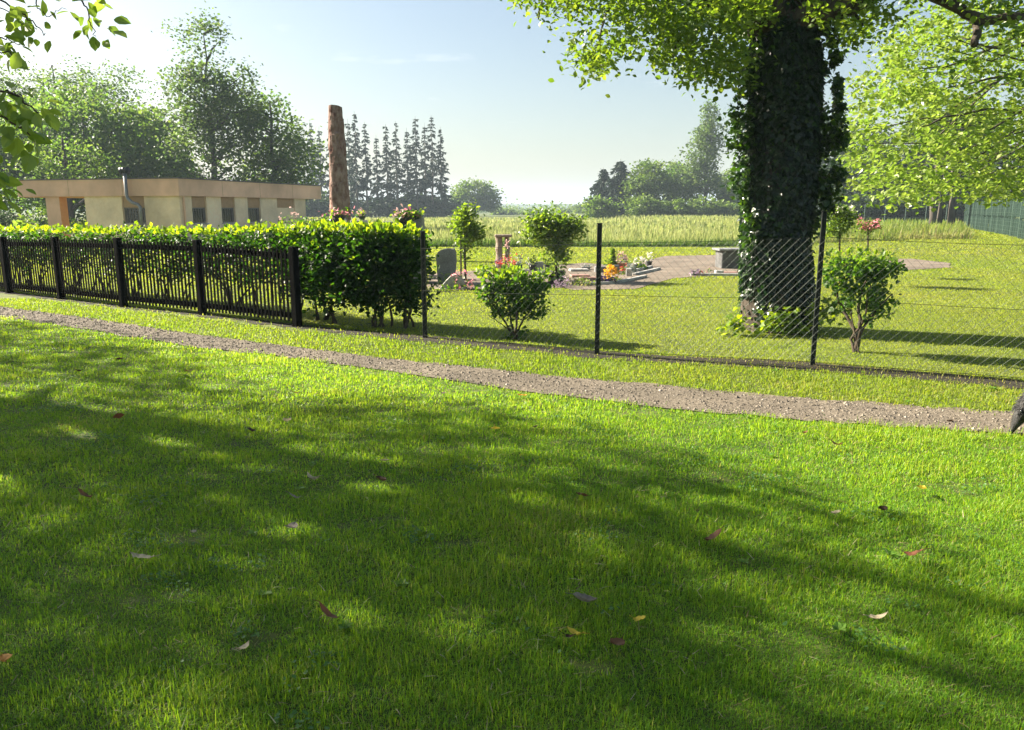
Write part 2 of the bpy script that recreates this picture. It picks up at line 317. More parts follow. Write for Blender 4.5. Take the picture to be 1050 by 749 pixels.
# ------------------------------------------------------------------ grass
def inview(x, y, m=.8):
    return (y > 1.7) & (np.abs(x) < .665*y+m)
BL = []
for k in range(8):                         # bent blades, the last ones nearly lying
    b = .12+.17*k; w = .5; tw = (-.25, .2, -.1, .3, -.3, .15, .25, -.2)[k]
    BL.append((np.array([(-w,0,0),(w,0,0),(-w*.8+tw*.01,b*.30,.52-.03*k),(w*.8+tw*.01,b*.32,.52-.03*k),(tw*.02,b,1.0-.09*k-.012*k*k)], float)*np.array([1,1,1]), np.array([(0,1,3,2)]), np.array([(2,3,4)])))
def blades(mb, x, y, wid, hei, rnd, zoff=0.):
    n = len(x); z = hgt(x, y)+zoff-.004; a = RNG.uniform(0, 6.283, n); k = RNG.integers(0, 8, n)
    for j in range(8):
        s = k == j; c = s.sum()
        if not c: continue
        TV, q, t = BL[j]; ca, sa = np.cos(a[s])[:, None], np.sin(a[s])[:, None]
        lx = TV[None, :, 0]*wid[s][:, None]; ly = TV[None, :, 1]*hei[s][:, None]; lz = TV[None, :, 2]*hei[s][:, None]
        V = np.stack([lx*ca-ly*sa+x[s][:, None], lx*sa+ly*ca+y[s][:, None], lz+z[s][:, None]], -1)
        off = (np.arange(c)*5)[:, None, None]
        mb.add2(V.reshape(-1, 3), (q[None]+off).reshape(-1, 4), (t[None]+off).reshape(-1, 3), np.repeat(rnd[s], 5))
def sample(dens, x0, x1, y0, y1, m=.8):
    n = int(dens*(x1-x0)*(y1-y0)); x = RNG.uniform(x0, x1, n); y = RNG.uniform(y0, y1, n); k = inview(x, y, m) | ((y > 1.1) & (np.abs(x) < .665*y+m+2.3) & (RNG.random(n) < .45)); return x[k], y[k]
# near lawn, on this side of the path
mb = MB()
for (y0, y1, dens, wd) in ((1.1,1.7,9000,.0045),(1.7,3,32000,.0029),(3,4.3,21000,.0037),(4.3,6,12000,.005),(6,8.5,5600,.0075),(8.5,12.5,2600,.011)):
    x, y = sample(dens, -11.5, 8.5, y0, y1); e = RNG.normal(size=len(x))*.05+noise2(x, y, .9, 3)*.05+noise2(x, y, 2.6, 14)*.03
    e = e+np.where(RNG.random(len(x)) < .05, RNG.uniform(0, .22, len(x)), 0); k = y < yl(NEAR, x)+e+.015; x, y = x[k], y[k]; n = len(x)
    pn = noise2(x, y, .35, 1); p2 = noise2(x, y, 1.6, 2); p3 = noise2(x, y, .12, 9)
    r = np.clip(.38+.17*pn+.13*p2+.12*p3+RNG.normal(size=n)*.19, 0, .88)
    worn = sm((noise2(x, y, .28, 16)-.75)/.5); dry = RNG.random(n) < .03+.05*(p2 < -.9)+.22*worn; r = np.where(dry, .97, r)
    thin = (p2+.5*noise2(x, y, 3.2, 4) < -1.05) & (RNG.random(n) < .7)
    hh = (.034+.014*p2+.010*pn)*RNG.uniform(.4, 1.35, n); hh = np.where(RNG.random(n) < .04, hh*1.5, hh); hh = np.clip(hh, .018, .1)
    k = ~thin; blades(mb, x[k], y[k], wd*RNG.uniform(.7, 1.3, n)[k], hh[k], r[k])
tag(mb.build('lawn_grass', M['grass']), 'soft green lawn in the foreground, half in tree shade', 'grass', kind='stuff')
mb = MB(); n = 90000; x = RNG.uniform(-5, 5, n); y = RNG.uniform(1.7, 7.5, n); cl = noise2(x, y, .8, 71)+.6*noise2(x, y, 2.2, 72)
k = inview(x, y) & (cl > .75) & (y < yl(NEAR, x)-.15); x, y = x[k], y[k]; n = len(x); z = hgt(x, y)+RNG.uniform(.012, .036, n)
p = np.column_stack([x, y, z]); fr = rframes(n, 2.2, 0); scatter(mb, CARD, p, fr, RNG.uniform(.010, .020, n), np.clip(RNG.normal(.35, .2, n), 0, 1))
M['clover'] = leafmat('clover leaves', [(.05,.13,.03),(.08,.18,.04),(.13,.23,.07)], [(.12,.28,.04),(.18,.36,.05),(.26,.42,.08)], .35, .5, .35)
tag(mb.build('clover_patches', M['clover']), 'low clover patches scattered through the foreground lawn', 'clover', kind='stuff')
mb = MB()
for j in range(75):
    wx, wy = RNG.uniform(-6, 6), RNG.uniform(1.9, 9)
    if not (inview(np.array([wx]), np.array([wy]))[0] and (wy < yl(NEAR, wx)-.05 or yl(FAR, wx)+.05 < wy < yl(FENCE, wx)-.1)): continue
    n = RNG.integers(6, 11); a = RNG.uniform(0, 6.28)+np.arange(n)*6.28/n+RNG.normal(size=n)*.25; yv = np.column_stack([np.cos(a), np.sin(a), RNG.uniform(.15, .6, n)])
    p = np.tile([wx, wy, float(hgt(wx, wy))+.012], (n, 1)); scatter(mb, RICH, p, frames(yv, np.tile([0, 0, 1.], (n, 1))), RNG.uniform(.022, .05, n)*RNG.uniform(.7, 1.1), np.clip(RNG.normal(.4, .2, n), 0, 1))
M['weed'] = leafmat('weed leaves', [(.07,.16,.02),(.11,.21,.025),(.16,.25,.04)], [(.20,.42,.03),(.30,.52,.035),(.40,.56,.06)], .38, .45, .35)
tag(mb.build('lawn_weeds', M['weed']), 'flat broad-leaved weed rosettes in the lawn', 'weeds', kind='stuff')
mb = MB(); n = 26000; x = RNG.uniform(-5.5, 5.5, n); y = RNG.uniform(1.7, 8.5, n); k = inview(x, y) & (y < yl(NEAR, x)+.1) & (RNG.random(n) < .35+.4*(noise2(x, y, .7, 73) > .2)); x, y = x[k], y[k]; n = len(x)
a = RNG.uniform(0, 6.28, n); yv = np.column_stack([np.cos(a), np.sin(a), RNG.uniform(-.05, .5, n)]); p = np.column_stack([x, y, hgt(x, y)+RNG.uniform(.008, .035, n)])
scatter(mb, (np.array([(-.03,0,0),(.03,0,0),(.02,.6,.06),(-.02,.6,.06),(0,1,0)], float), np.array([(0,1,2,3)]), np.array([(3,2,4)])), p, frames(yv, np.tile([0,0,1.], (n, 1))+RNG.normal(size=(n, 3))*.2), RNG.uniform(.02, .06, n), RNG.random(n))
M['thatch'] = leafmat('dry grass', [(.20,.15,.07),(.33,.27,.13),(.45,.40,.24)], [(.25,.2,.1),(.35,.3,.15),(.45,.4,.25)], .3, .6, .2)
tag(mb.build('dry_thatch', M['thatch']), 'dry straw-coloured blades lying in the lawn', 'dry grass', kind='stuff')
# verge between the path and the fence
mb = MB()
for (y0, y1, dens, wd) in ((5,8.5,3600,.0085),(8.5,14,2000,.012)):
    x, y = sample(dens, -12.5, 8.5, y0, y1); e = RNG.normal(size=len(x))*.04+noise2(x, y, .8, 6)*.06
    e = e-np.where(RNG.random(len(x)) < .05, RNG.uniform(0, .2, len(x)), 0); k = (y > yl(FAR, x)-.02+e) & (y < yl(FENCE, x)+.25); x, y = x[k], y[k]; n = len(x)
    d = y-yl(FENCE, x); st = (d > -.30+.08*noise2(x, y, .7, 7)) & (d < .14)
    k = ~st | (RNG.random(n) < .16); x, y, st = x[k], y[k], st[k]; n = len(x)
    dryness = sm((x-.0)/3.)*.16+.22*sm((noise2(x, y, .45, 15)-.35)/.6)*sm((x+3)/4)
    r = np.clip(.26+.13*noise2(x, y, .5, 8)+dryness+RNG.normal(size=n)*.17, 0, 1); r = np.where(st, np.clip(r+.25, 0, 1), r)
    blades(mb, x, y, wd*RNG.uniform(.7, 1.3, n), (.040+.012*noise2(x, y, 1.1, 10))*RNG.uniform(.5, 1.4, n), r)
tag(mb.build('verge_grass', M['verge']), 'sunlit grass verge between the gravel path and the fences', 'grass', kind='stuff')
# mown lawn behind the fence
GRAVEL = [[(572,272),(600,270),(640,273),(682,263),(735,262),(764,266),(764,282),(715,284),(690,286),(652,297),(590,298),(560,292)],
          [(905,267),(935,267),(975,271),(974,275),(940,277),(905,279)], [(440,281),(470,279),(545,276),(578,279),(580,296),(540,296),(470,298),(440,297)]]
GP = [np.array([G(*p)[:2] for p in g]) for g in GRAVEL]
def inpoly(px, py, poly):
    c = np.zeros(len(px), bool); n = len(poly); j = n-1
    for i in range(n):
        xi, yi = poly[i]; xj, yj = poly[j]
        k = ((yi > py) != (yj > py)) & (px < (xj-xi)*(py-yi)/(yj-yi+1e-12)+xi); c ^= k; j = i
    return c
mb = MB()
for (y0, y1, dens, wd, hb) in ((7,12,2800,.0085,.036),(12,18,1350,.013,.042),(18,26,640,.022,.05),(26,37,260,.04,.06),(37,62,70,.08,.08)):
    x, y = sample(dens, -25, 46, y0, y1, .5); k = y > yl(FENCE, x)+.12
    for p in GP: k &= ~inpoly(x, y, p)
    k &= ~((y > 33.5) & (x < 14)); x, y = x[k], y[k]; n = len(x)
    r = np.clip(.36+.15*noise2(x, y, .12, 12)+.12*noise2(x, y, .5, 13)+RNG.normal(size=n)*.10, 0, 1)
    blades(mb, x, y, wd*RNG.uniform(.7, 1.3, n), hb*.8*RNG.uniform(.5, 1.25, n), r)
tag(mb.build('mown_grass', M['mown']), 'sunlit mown lawn around the graves behind the mesh fence', 'grass', kind='stuff')
# gravel sheets
for i, p in enumerate(GP):
    mb = MB(); n = len(p); c = p.mean(0); rows = [c+(p-c)*k for k in (0.02, .5, 1)]
    # densify the outline with a little wobble
    out = []
    for a in range(n):
        for t in np.linspace(0, 1, 6, endpoint=False): out.append(p[a]*(1-t)+p[(a+1) % n]*t)
    out = np.array(out)+RNG.normal(size=(len(out), 2))*.03; m = len(out)
    V = np.vstack([np.column_stack([out, hgt(out[:, 0], out[:, 1])+.012]), [[c[0], c[1], hgt(c[0], c[1])+.012]]])
    mb.add(V, [(a, (a+1) % m, m) for a in range(m)]); o = mb.build('gravel_path', M['gravel']); tag(o, kind='structure')
# pebbles on the path
mb = MB(); OCT = (np.array([(1,0,0),(0,1,0),(-1,0,0),(0,-1,0),(0,0,.7),(.6,.6,.3)], float), None, np.array([(0,1,4),(1,2,4),(2,3,4),(3,0,4),(0,5,1)]))
x, y = sample(1500, -11, 8, 4.0, 13, .4); k = (y > yl(NEAR, x)) & (y < yl(FAR, x)); x, y = x[k], y[k]; n = len(x)
pos = np.column_stack([x, y, hgt(x, y)+.010]); a = RNG.uniform(0, 6.28, n); fr = np.zeros((n, 3, 3)); fr[:, 0, 0] = np.cos(a); fr[:, 0, 1] = -np.sin(a); fr[:, 1, 0] = np.sin(a); fr[:, 1, 1] = np.cos(a); fr[:, 2, 2] = 1
scatter(mb, OCT, pos, fr, RNG.gamma(2.2, .0026, n)+.002, np.clip(RNG.normal(.45, .22, n), 0, 1))
tag(mb.build('path_pebbles', M['pebble']), 'fine brown and grey gravel on the path', 'gravel', kind='stuff')
# ------------------------------------------------------------------ crop field and rough meadow
def tall(mb, x, y, wid, hei, r): blades(mb, x, y, wid, hei, r)
mb = MB()
def cropfield(y0, y1, dens, wd, xa, xb):
    x, y = sample(dens, xa, xb, y0, y1, 2); k = (y > 34+.6*noise2(x, y, .05, 20)) & (x < 11.5+(y-34)*.35)
    x, y = x[k], y[k]; n = len(x); front = sm((y-34)/2.2)
    hh = (.50+.09*noise2(x, y, .08, 21)+.08*front)*RNG.uniform(.75, 1.12, n)
    hh = np.where(y < 35.3, hh*RNG.uniform(.75, 1.12, n), hh); top = RNG.random(n) < np.where(y < 35.3, .05, .74)
    r = np.where(top, RNG.uniform(.62, 1, n), RNG.uniform(0, .30, n))+.06*noise2(x, y, .05, 22)
    tall(mb, x, y, wd*RNG.uniform(.6, 1.3, n), np.where(top, hh, hh*.72), np.clip(r, 0, 1))
cropfield(33, 35.4, 420, .03, -14, 16); cropfield(35.4, 38, 150, .035, -14, 26); cropfield(38, 50, 55, .06, -20, 40); cropfield(50, 75, 22, .11, -30, 60); cropfield(75, 125, 8, .2, -50, 90)
tag(mb.build('crop_field', M['crop']), 'pale ripening crop field behind the graves', 'crop', kind='stuff')
mb = MB()
for (y0, y1, dens, wd) in ((30,38,110,.035),(38,52,45,.06),(52,80,18,.11)):
    x, y = sample(dens, 8, 60, y0, y1, 2); k = (x > 12.2+(y-34)*.33) & (x < .64*y) & (y > 33+.5*noise2(x, y, .1, 25)); k &= x < 19.5+(y-33)*.55
    x, y = x[k], y[k]; n = len(x); ed = sm((y-33)/1.5)
    r = np.clip(.42+.2*noise2(x, y, .1, 26)+RNG.normal(size=n)*.2+.35*sm((x-15.5)/2)*(1-ed), 0, 1)
    tall(mb, x, y, wd*RNG.uniform(.6, 1.3, n), .52*RNG.uniform(.5, 1.2, n), r)
tag(mb.build('rough_meadow', M['rough']), 'uncut meadow grass beyond the mown lawn on the right', 'grass', kind='stuff')
# ------------------------------------------------------------------ trees
def clusters(n, blobs, shell=.5):
    """n points spread over ellipsoids (cx,cy,cz,rx,ry,rz), biased to their shells"""
    B = np.array(blobs, float); v = B[:, 3]*B[:, 4]*B[:, 5]; v = v**.8; i = RNG.choice(len(B), n, p=v/v.sum())
    u = nrm(RNG.normal(size=(n, 3))); r = shell+(1-shell)*RNG.random(n)**.6
    return B[i, :3]+u*r[:, None]*B[i, 3:]
def foliage(mb, cc, per, csz, lsz, tm, up=.6, droop=.25, flat=.6, rn=(.15, .85)):
    n = len(cc); k = RNG.poisson(per, n); idx = np.repeat(np.arange(n), k); m = len(idx)
    s = csz*RNG.uniform(.6, 1.3, n)
    p = cc[idx]+RNG.normal(size=(m, 3))*s[idx][:, None]*np.array([1, 1, flat])
    cr = RNG.uniform(*rn, n); r = np.clip(cr[idx]+RNG.normal(size=m)*.16, 0, 1)
    scatter(mb, tm, p, rframes(m, up, droop), lsz*RNG.uniform(.6, 1.3, m), r)
def limbs(mb, stem, targets, r0, n=5, amp=.05, sag=.03, sides=5, taper=.15):
    stem = np.asarray(stem, float)
    for q in targets:
        hd = np.linalg.norm(stem[:, :2]-q[:2], axis=1); d = np.abs(stem[:, 2]-(q[2]-.75*hd))+.3*hd
        p0 = stem[np.argmin(d)]
        tube(mb, wig(p0, q, n, amp, sag), np.linspace(r0, r0*taper, n), sides, cap=False)
def gtree(name, label, loc, height, trunk_r, blobs, ncl, per, csz, lsz, fm, tm=CARD, group=None, bark='bark_far', nl=10, lean=(0,0), cat='tree', shell=.5, up=.6, droop=.25, flat=.6, topr=.25, limbr=.35):
    loc = np.array([loc[0], loc[1], float(hgt(loc[0], loc[1]))]); t = thing(name, label, cat, loc, group)
    st = wig(loc-np.array([0,0,.1]), loc+np.array([lean[0], lean[1], height*.9]), 9, .012); mb = MB(); tube(mb, st, np.linspace(trunk_r, trunk_r*topr, 9), 8)
    bl = [(loc[0]+b[0], loc[1]+b[1], loc[2]+b[2], *b[3:]) for b in blobs]
    cc = clusters(ncl, bl, shell)
    limbs(mb, st[2:], cc[RNG.choice(ncl, min(nl, ncl), replace=False)], trunk_r*limbr, 5, .05)
    mb.build('trunk', M[bark], t, True)
    mb = MB(); foliage(mb, cc, per, csz, lsz, tm, up, droop, flat); mb.build('crown', M[fm], t); return t
# --- the tree whose shade lies on the lawn (stands left of the view; its low twigs hang into it)
LITP = [(25,412,45,20,1),(60,348,38,6,.8),(245,425,35,11,.75),(40,470,20,10,.3),(1000,612,98,42,1),(868,576,80,20,.85),(775,655,102,33,1),(690,648,50,12,.6),(600,520,75,14,.35),(720,700,60,12,.4),(470,470,60,8,.2),(330,345,40,6,.5)]
UB = np.array([(-900,250),(-300,300),(0,328),(120,347),(200,369),(240,394),(300,414),(350,414),(400,408),(450,413),(520,424),(590,446),(700,468),(780,500),(850,530),(950,558),(1050,582),(1300,650),(2200,900)], float)
def shade_p(gx, gy):
    px, py = proj(gx, gy, 0*gx); px = px+noise2(gx, gy, .5, 31)*10; py = py+noise2(gx, gy, .6, 32)*6
    s = np.where(py > np.interp(px, UB[:, 0], UB[:, 1]), 1., 0.)
    for (cx, cy, rx, ry, wt) in LITP: s = s*(1-wt*(((px-cx)/rx)**2+((py-cy)/ry)**2 < 1))
    s = np.where(gy < 1.75, 1, s); return s
loc = np.array([-12.5, 9.6, 0]); t = thing('broadleaf_tree', 'large leafy tree whose low twigs hang in at the upper left corner', 'tree', loc)
n = 14600; gx = RNG.uniform(-10, 6.0, n); gy = RNG.uniform(-1.5, 11.0, n); k = RNG.random(n) < shade_p(gx, gy); gx, gy = gx[k], gy[k]; ex = np.column_stack([RNG.uniform(-2.5, .6, 420), RNG.uniform(1.6, 4.3, 420)]); gx = np.concatenate([gx, ex[:, 0]]); gy = np.concatenate([gy, ex[:, 1]])
zz = RNG.uniform(5.6, 10.5, len(gx)); cc = np.column_stack([gx-zz*SHX, gy-zz*SHY, zz])
mb = MB(); st = wig(loc, loc+np.array([-.8, .3, 9.0]), 8, .02); tube(mb, st, np.linspace(.34, .10, 8), 10)
sel = cc[RNG.choice(len(cc), 60, replace=False)]; limbs(mb, st[3:], sel, .09, 6, .05)
mb.build('trunk', M['bark'], t, True)
mb = MB(); foliage(mb, cc, 4.25, .24, .13, LEAF4, .8, .2, .7); mb.build('crown', M['crownleaf'], t)
mbl = MB()
bough = wig(np.array([-13.0, 9.75, 4.6]), np.array([-4.7, 5.3, 3.45]), 7, .03, .05); mbb = MB(); tube(mbb, bough, np.linspace(.10, .022, 7), 7); mbb.build('bough', M['bark'], t, True)
def twigspray(path, depth, leaf, nleaf, spread, rad=.006):
    """a hanging twig given as image points + forward distances -> world polyline with leaves round it"""
    pts = np.array([P(a, b, d) for (a, b), d in zip(path, depth)]); tt = np.linspace(0, 1, len(pts)*5)
    q = np.column_stack([np.interp(tt, np.linspace(0, 1, len(pts)), pts[:, i]) for i in range(3)])+RNG.normal(size=(len(tt), 3))*.008
    mbt = MB(); lk = wig(bough[-1], q[0], 5, .04); tube(mbt, np.vstack([lk[:-1], q[:1]]), np.linspace(.014, rad*1.6, 5), 5, cap=False); mbt.build('twig', M['twig'], t, True)
    mbt = MB(); tube(mbt, q, np.linspace(rad*1.6, rad*.5, len(q)), 5, cap=False); mbt.build('twig', M['twig'], t, True)
    if nleaf:
        u = RNG.uniform(.12, 1, nleaf); base = np.column_stack([np.interp(u, tt, q[:, i]) for i in range(3)])
        off = RNG.normal(size=(nleaf, 3))*spread; off[:, 2] -= spread*.4; pos = base+off
        y = nrm(off+np.array([0, 0, -.35])*spread+RNG.normal(size=(nleaf, 3))*spread*.4); z = RNG.normal(size=(nleaf, 3)); z[:, 2] = np.abs(z[:, 2])+.5
        scatter(mbl, RICH, pos-y*leaf*.3, frames(y, z), leaf*RNG.uniform(.6, 1.2, nleaf), np.clip(RNG.normal(.6, .22, nleaf), 0, 1))
for path, dep, lf, nl_, sp, rd in [
    ([(-125,50),(-35,72),(15,98),(42,118)], (4.4,4.3,4.3,4.2), .105, 46, .075, .007),
    ([(-95,85),(-18,112),(22,132),(36,142)], (4.5,4.3,4.2,4.2), .10, 34, .065, .006),
    ([(-80,60),(0,92),(22,100)], (4.3,4.4,4.4), .10, 20, .07, .005),
    ([(-110,140),(-25,160),(-6,182)], (4.0,4.1,4.1), .085, 40, .075, .006),
    ([(-70,185),(-10,195)], (4.0,4.1), .08, 16, .05, .005),
    ([(-60,-40),(10,5),(32,22),(48,36)], (6.4,6.3,6.2,6.2), .105, 26, .085, .006),
    ([(32,-60),(38,5),(48,18),(66,8)], (6.1,6.2,6.2,6.2), .10, 6, .07, .004),
    ([(60,-70),(78,-10),(92,15),(97,38)], (6.0,6.0,6.0,6.0), .105, 40, .10, .006),
    ([(-60,-20),(4,12),(30,28)], (6.2,6.2,6.2), .1, 8, .06, .004),
    ([(-50,25),(2,38),(22,47)], (6.0,6.0,6.0), .105, 20, .06, .005),
    ([(-40,50),(8,55),(16,64)], (5.2,5.2,5.2), .115, 5, .03, .004)]: twigspray(path, dep, lf, nl_, sp, rd)
mbl.build('hanging_leaves', M['bright'], t)

# --- the ivy-clad tree behind the mesh fence
tb = P(795, 343, 0.1)*0+np.append(G(795, 343)[:2]+np.array([.05, .45]), 0); YT = tb[1]
t = thing('ivy_clad_tree', 'big old tree with its thick trunk wrapped in dark ivy, behind the mesh fence', 'tree', tb)
cen = np.array([P(796,343,YT), P(794,270,YT), P(800,190,YT), P(804,110,YT), P(806,45,YT), P(800,-10,YT)]); cen[0, 2] = -.1
tt = np.linspace(0, 1, 18); tp = np.column_stack([np.interp(tt, np.linspace(0, 1, 6), cen[:, i]) for i in range(3)])
def loft(mb, pts, rad, n=26, amp=.07, seed=0):
    r = np.random.default_rng(seed); a = np.arange(n)*2*math.pi/n; V = []
    ph = r.uniform(0, 6.28, 5)
    for i, p in enumerate(pts):
        rr = rad[i]*(1+amp*(np.sin(a*3+ph[0]+i*.1)+.6*np.sin(a*5+ph[1]-i*.13)+.5*np.sin(a*9+ph[2])+.4*np.sin(a*13+ph[3]+i*.3)))
        V.append(np.column_stack([p[0]+rr*np.cos(a), p[1]+rr*np.sin(a), np.full(n, p[2])]))
    m = len(pts); i = np.arange(m-1)[:, None]*n; j = np.arange(n)[None]; j2 = (j+1) % n
    mb.add(np.concatenate(V), np.stack([i+j, i+j2, i+n+j2, i+n+j], -1).reshape(-1, 4))
tr = np.interp(tt, [0, .05, .2, .6, 1], [.51, .45, .40, .34, .30])
mb = MB(); loft(mb, tp, tr, 30, .05, 3)
top = tp[-1]
for pth, rad in [([(797,52),(804,26),(840,9),(885,-3),(950,-60)], (.20,.22,.19,.16,.13)), ([(790,20),(770,-20),(720,-120)], (.32,.24,.16)), ([(800,0),(815,-80),(820,-220)], (.35,.26,.16)),
                 ([(880,-50),(950,-8),(985,10),(1010,22),(1050,16),(1120,10)], (.12,.075,.065,.055,.05,.04)), ([(985,10),(1003,25),(999,46)], (.06,.055,.045)),
                 ([(780,10),(730,5),(660,-12),(590,-30)], (.16,.08,.05,.03)), ([(735,5),(700,30),(690,60)], (.03,.02,.01)), ([(640,-15),(620,15),(612,50)], (.02,.014,.007)), ([(560,-30),(555,0),(552,20)], (.012,.01,.006)), ([(590,-30),(540,-30),(525,0)], (.015,.01,.006)), ([(860,0),(880,15),(885,35)], (.03,.018,.01))]:
    d = np.linspace(0, -.5 if pth[-1][0] > 800 else -.9, len(pth)); pts = np.array([P(a, b, YT+dd) for (a, b), dd in zip(pth, d)])
    k = np.linspace(0, 1, len(pts)*3); q = np.column_stack([np.interp(k, np.linspace(0, 1, len(pts)), pts[:, i]) for i in range(3)]); q[1:-1] += RNG.normal(size=(len(q)-2, 3))*.012
    tube(mb, q, np.interp(k, np.linspace(0, 1, len(rad)), rad), 9)
mb.build('trunk', M['bark'], t, True)
# ivy coat: leaves on the trunk plus tufts that stand off it, measured from the photo's outline
mb = MB(); n = 30000
u = RNG.random(n)**.9; a = RNG.uniform(0, 6.283, n); z0 = u*4.9+.05
cxy = np.column_stack([np.interp(z0, tp[:, 2], tp[:, 0]), np.interp(z0, tp[:, 2], tp[:, 1])]); rb = np.interp(z0, tp[:, 2], tr)
lump = noise2(a*1.1+0*z0, z0*1.3, .33, 40)+.8*noise2(np.cos(a)*1.5, z0, .6, 41)
left = np.maximum(0, -np.cos(a))
thick = np.interp(z0, [0, .5, 1.2, 1.9, 3.2, 4.2, 4.9], [.03,.05,.06,.10,.10,.07,.05])*(1+.5*lump)
rr = rb*.97+np.clip(thick, .02, .7)*RNG.random(n)**.55
keep = ~((z0 < .62+.25*lump) & (np.cos(a) < -.80) & (RNG.random(n) < .93)) & ~((z0 < .2) & (RNG.random(n) < .4)); keep &= RNG.random(n) < np.clip(.85+.3*lump, .5, 1); keep &= ~((z0 > 3.95) & (np.sin(a) < .3) & (RNG.random(n) < .8))
p = np.column_stack([cxy[:, 0]+rr*np.cos(a), cxy[:, 1]+rr*np.sin(a), z0])[keep]; a2 = a[keep]; m = len(p)
z = np.column_stack([np.cos(a2), np.sin(a2), np.full(m, .45)])+RNG.normal(size=(m, 3))*.45; y = np.column_stack([.3*np.cos(a2), .3*np.sin(a2), np.full(m, -1.)])+RNG.normal(size=(m, 3))*.5
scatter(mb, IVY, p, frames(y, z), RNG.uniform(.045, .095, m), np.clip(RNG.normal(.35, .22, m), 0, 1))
# tufts sticking out (right-hand loop, left bulges); sunlit highlights put into lighter leaf tone
for (px, py, n_, s_) in [(858,132,120,.06),(852,150,170,.08),(861,112,90,.04),(845,70,60,.035),(836,68,60,.03),(853,42,70,.04),(857,60,80,.04),(859,86,90,.04),(860,98,70,.035),(838,185,150,.09),(862,143,70,.045),(852,195,130,.08),(860,178,90,.06),(840,120,120,.07),(836,150,120,.08),(772,230,120,.09),(768,250,50,.07),(762,150,150,.10),(760,128,150,.10),(768,100,150,.12),(759,185,140,.09),(772,75,150,.12),(766,205,110,.08),(846,212,110,.08),(834,232,80,.06),(754,118,60,.08),(832,30,120,.08),(846,26,80,.05),(772,60,160,.12)]:
    c = P(px, py, YT-.1+RNG.normal()*.1); p = c+RNG.normal(size=(n_, 3))*s_*np.array([.9, .9, 1.15])
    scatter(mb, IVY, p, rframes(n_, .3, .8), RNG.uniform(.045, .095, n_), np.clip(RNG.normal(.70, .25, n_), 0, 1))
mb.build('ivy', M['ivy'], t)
# crown seen at the top of the picture, and the rest of it above
def spread_px(poly_list, Y0, Y1, n):
    out = []
    for (cx, cy, rx, ry, w) in poly_list:
        k = int(n*w); u = np.sqrt(RNG.random(k)); a = RNG.uniform(0, 6.283, k)
        for i in range(k): out.append(P(cx+rx*u[i]*math.cos(a[i]), cy+ry*u[i]*math.sin(a[i]), RNG.uniform(Y0, Y1)))
    return np.array(out)
CR = [(545,-6,22,14,.35),(560,18,8,8,.10),(600,2,40,14,.6),(612,62,22,16,.6),(600,48,14,14,.25),(640,40,18,16,.35),(650,10,40,22,1.0),(690,35,30,26,1.3),(705,70,22,14,.5),(725,30,40,34,2.0),(742,70,22,22,.8),(700,5,60,22,1.5),(760,8,40,22,1.2),
      (690,-40,150,40,3.),(860,0,40,22,.55),(885,18,34,16,.7),(875,40,22,10,.3),(900,-25,80,28,1.6),(980,-20,60,20,.8),(1030,2,30,14,.5),(1045,35,18,10,.25),(1000,70,10,6,.12),(1040,75,14,6,.15)]
cc = spread_px(CR, YT-1.6, YT+.8, 34)
hi = clusters(420, [(3.2, 10.3, 7.2, 4.2, 3.6, 2.0), (2.2, 10.0, 9.2, 3.2, 3.0, 1.8), (5.2, 10.6, 8.2, 3.2, 3.0, 2.2)], .3)
px_, py_ = proj(hi[:, 0], hi[:, 1], hi[:, 2]); hi = hi[py_ < -60]
mb = MB(); foliage(mb, cc, 22, .115, .073, RICH, .6, .35, .8, (.2, .9)); foliage(mb, hi, 22, .35, .16, LEAF4, .6, .3, .7)
mb.build('crown', M['crownleaf'], t)
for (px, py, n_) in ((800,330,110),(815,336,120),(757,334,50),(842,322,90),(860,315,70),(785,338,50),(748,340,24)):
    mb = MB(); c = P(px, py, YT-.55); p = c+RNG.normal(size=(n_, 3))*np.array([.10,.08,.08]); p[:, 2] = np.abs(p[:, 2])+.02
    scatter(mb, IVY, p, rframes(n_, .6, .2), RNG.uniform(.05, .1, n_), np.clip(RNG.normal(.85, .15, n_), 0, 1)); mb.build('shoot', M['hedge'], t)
# --- bright maple on the right
loc = (12.6, 14.6); lz = float(hgt(*loc)); t = thing('broadleaf_tree', 'bright yellow-green maple hanging low over the green screen at the right edge', 'tree', (*loc, lz))
CR = [(925,120,50,50,1.6),(905,95,35,25,.8),(900,160,32,30,.9),(925,190,40,14,.7),(960,60,50,50,2.0),(1000,120,60,60,3.2),(1000,30,60,30,1.6),(935,60,30,34,.9),(960,160,50,36,1.6),(1030,170,40,32,1.5),(1060,90,40,80,2.4),(915,55,14,14,.3),(885,130,14,28,.35),(890,185,16,10,.25),(945,200,22,8,.3),(1000,190,40,12,.7),(1050,195,26,12,.5),(1110,110,50,110,2.5),(905,205,6,8,.08),(1010,-60,110,60,2.4),(1190,70,90,110,4.),(1310,60,90,110,3.)]
cc = spread_px(CR, 12.0, 16.5, 36); mb = MB()
st = wig((*loc, lz), (12.2, 14.6, 9), 9, .015); tube(mb, st, np.linspace(.26, .08, 9), 9)
for pth, d in [([(1100,20),(1035,40),(1000,58),(975,68),(940,70)], 13.2), ([(1090,70),(1040,76),(1000,84),(965,92)], 13.5), ([(1075,75),(1050,60)], 13), ([(1100,60),(1030,80),(1003,95),(980,110)], 12.6), ([(1110,110),(1045,115),(1010,112),(965,122),(945,130)], 13.0), ([(1080,40),(1020,50),(985,40)], 13)]:
    pts = np.array([P(a, b, d) for a, b in pth]); k = np.linspace(0, 1, len(pts)*3); q = np.column_stack([np.interp(k, np.linspace(0, 1, len(pts)), pts[:, i]) for i in range(3)])+RNG.normal(size=(len(k), 3))*.012
    tube(mb, q, np.linspace(.035, .010, len(q)), 6)
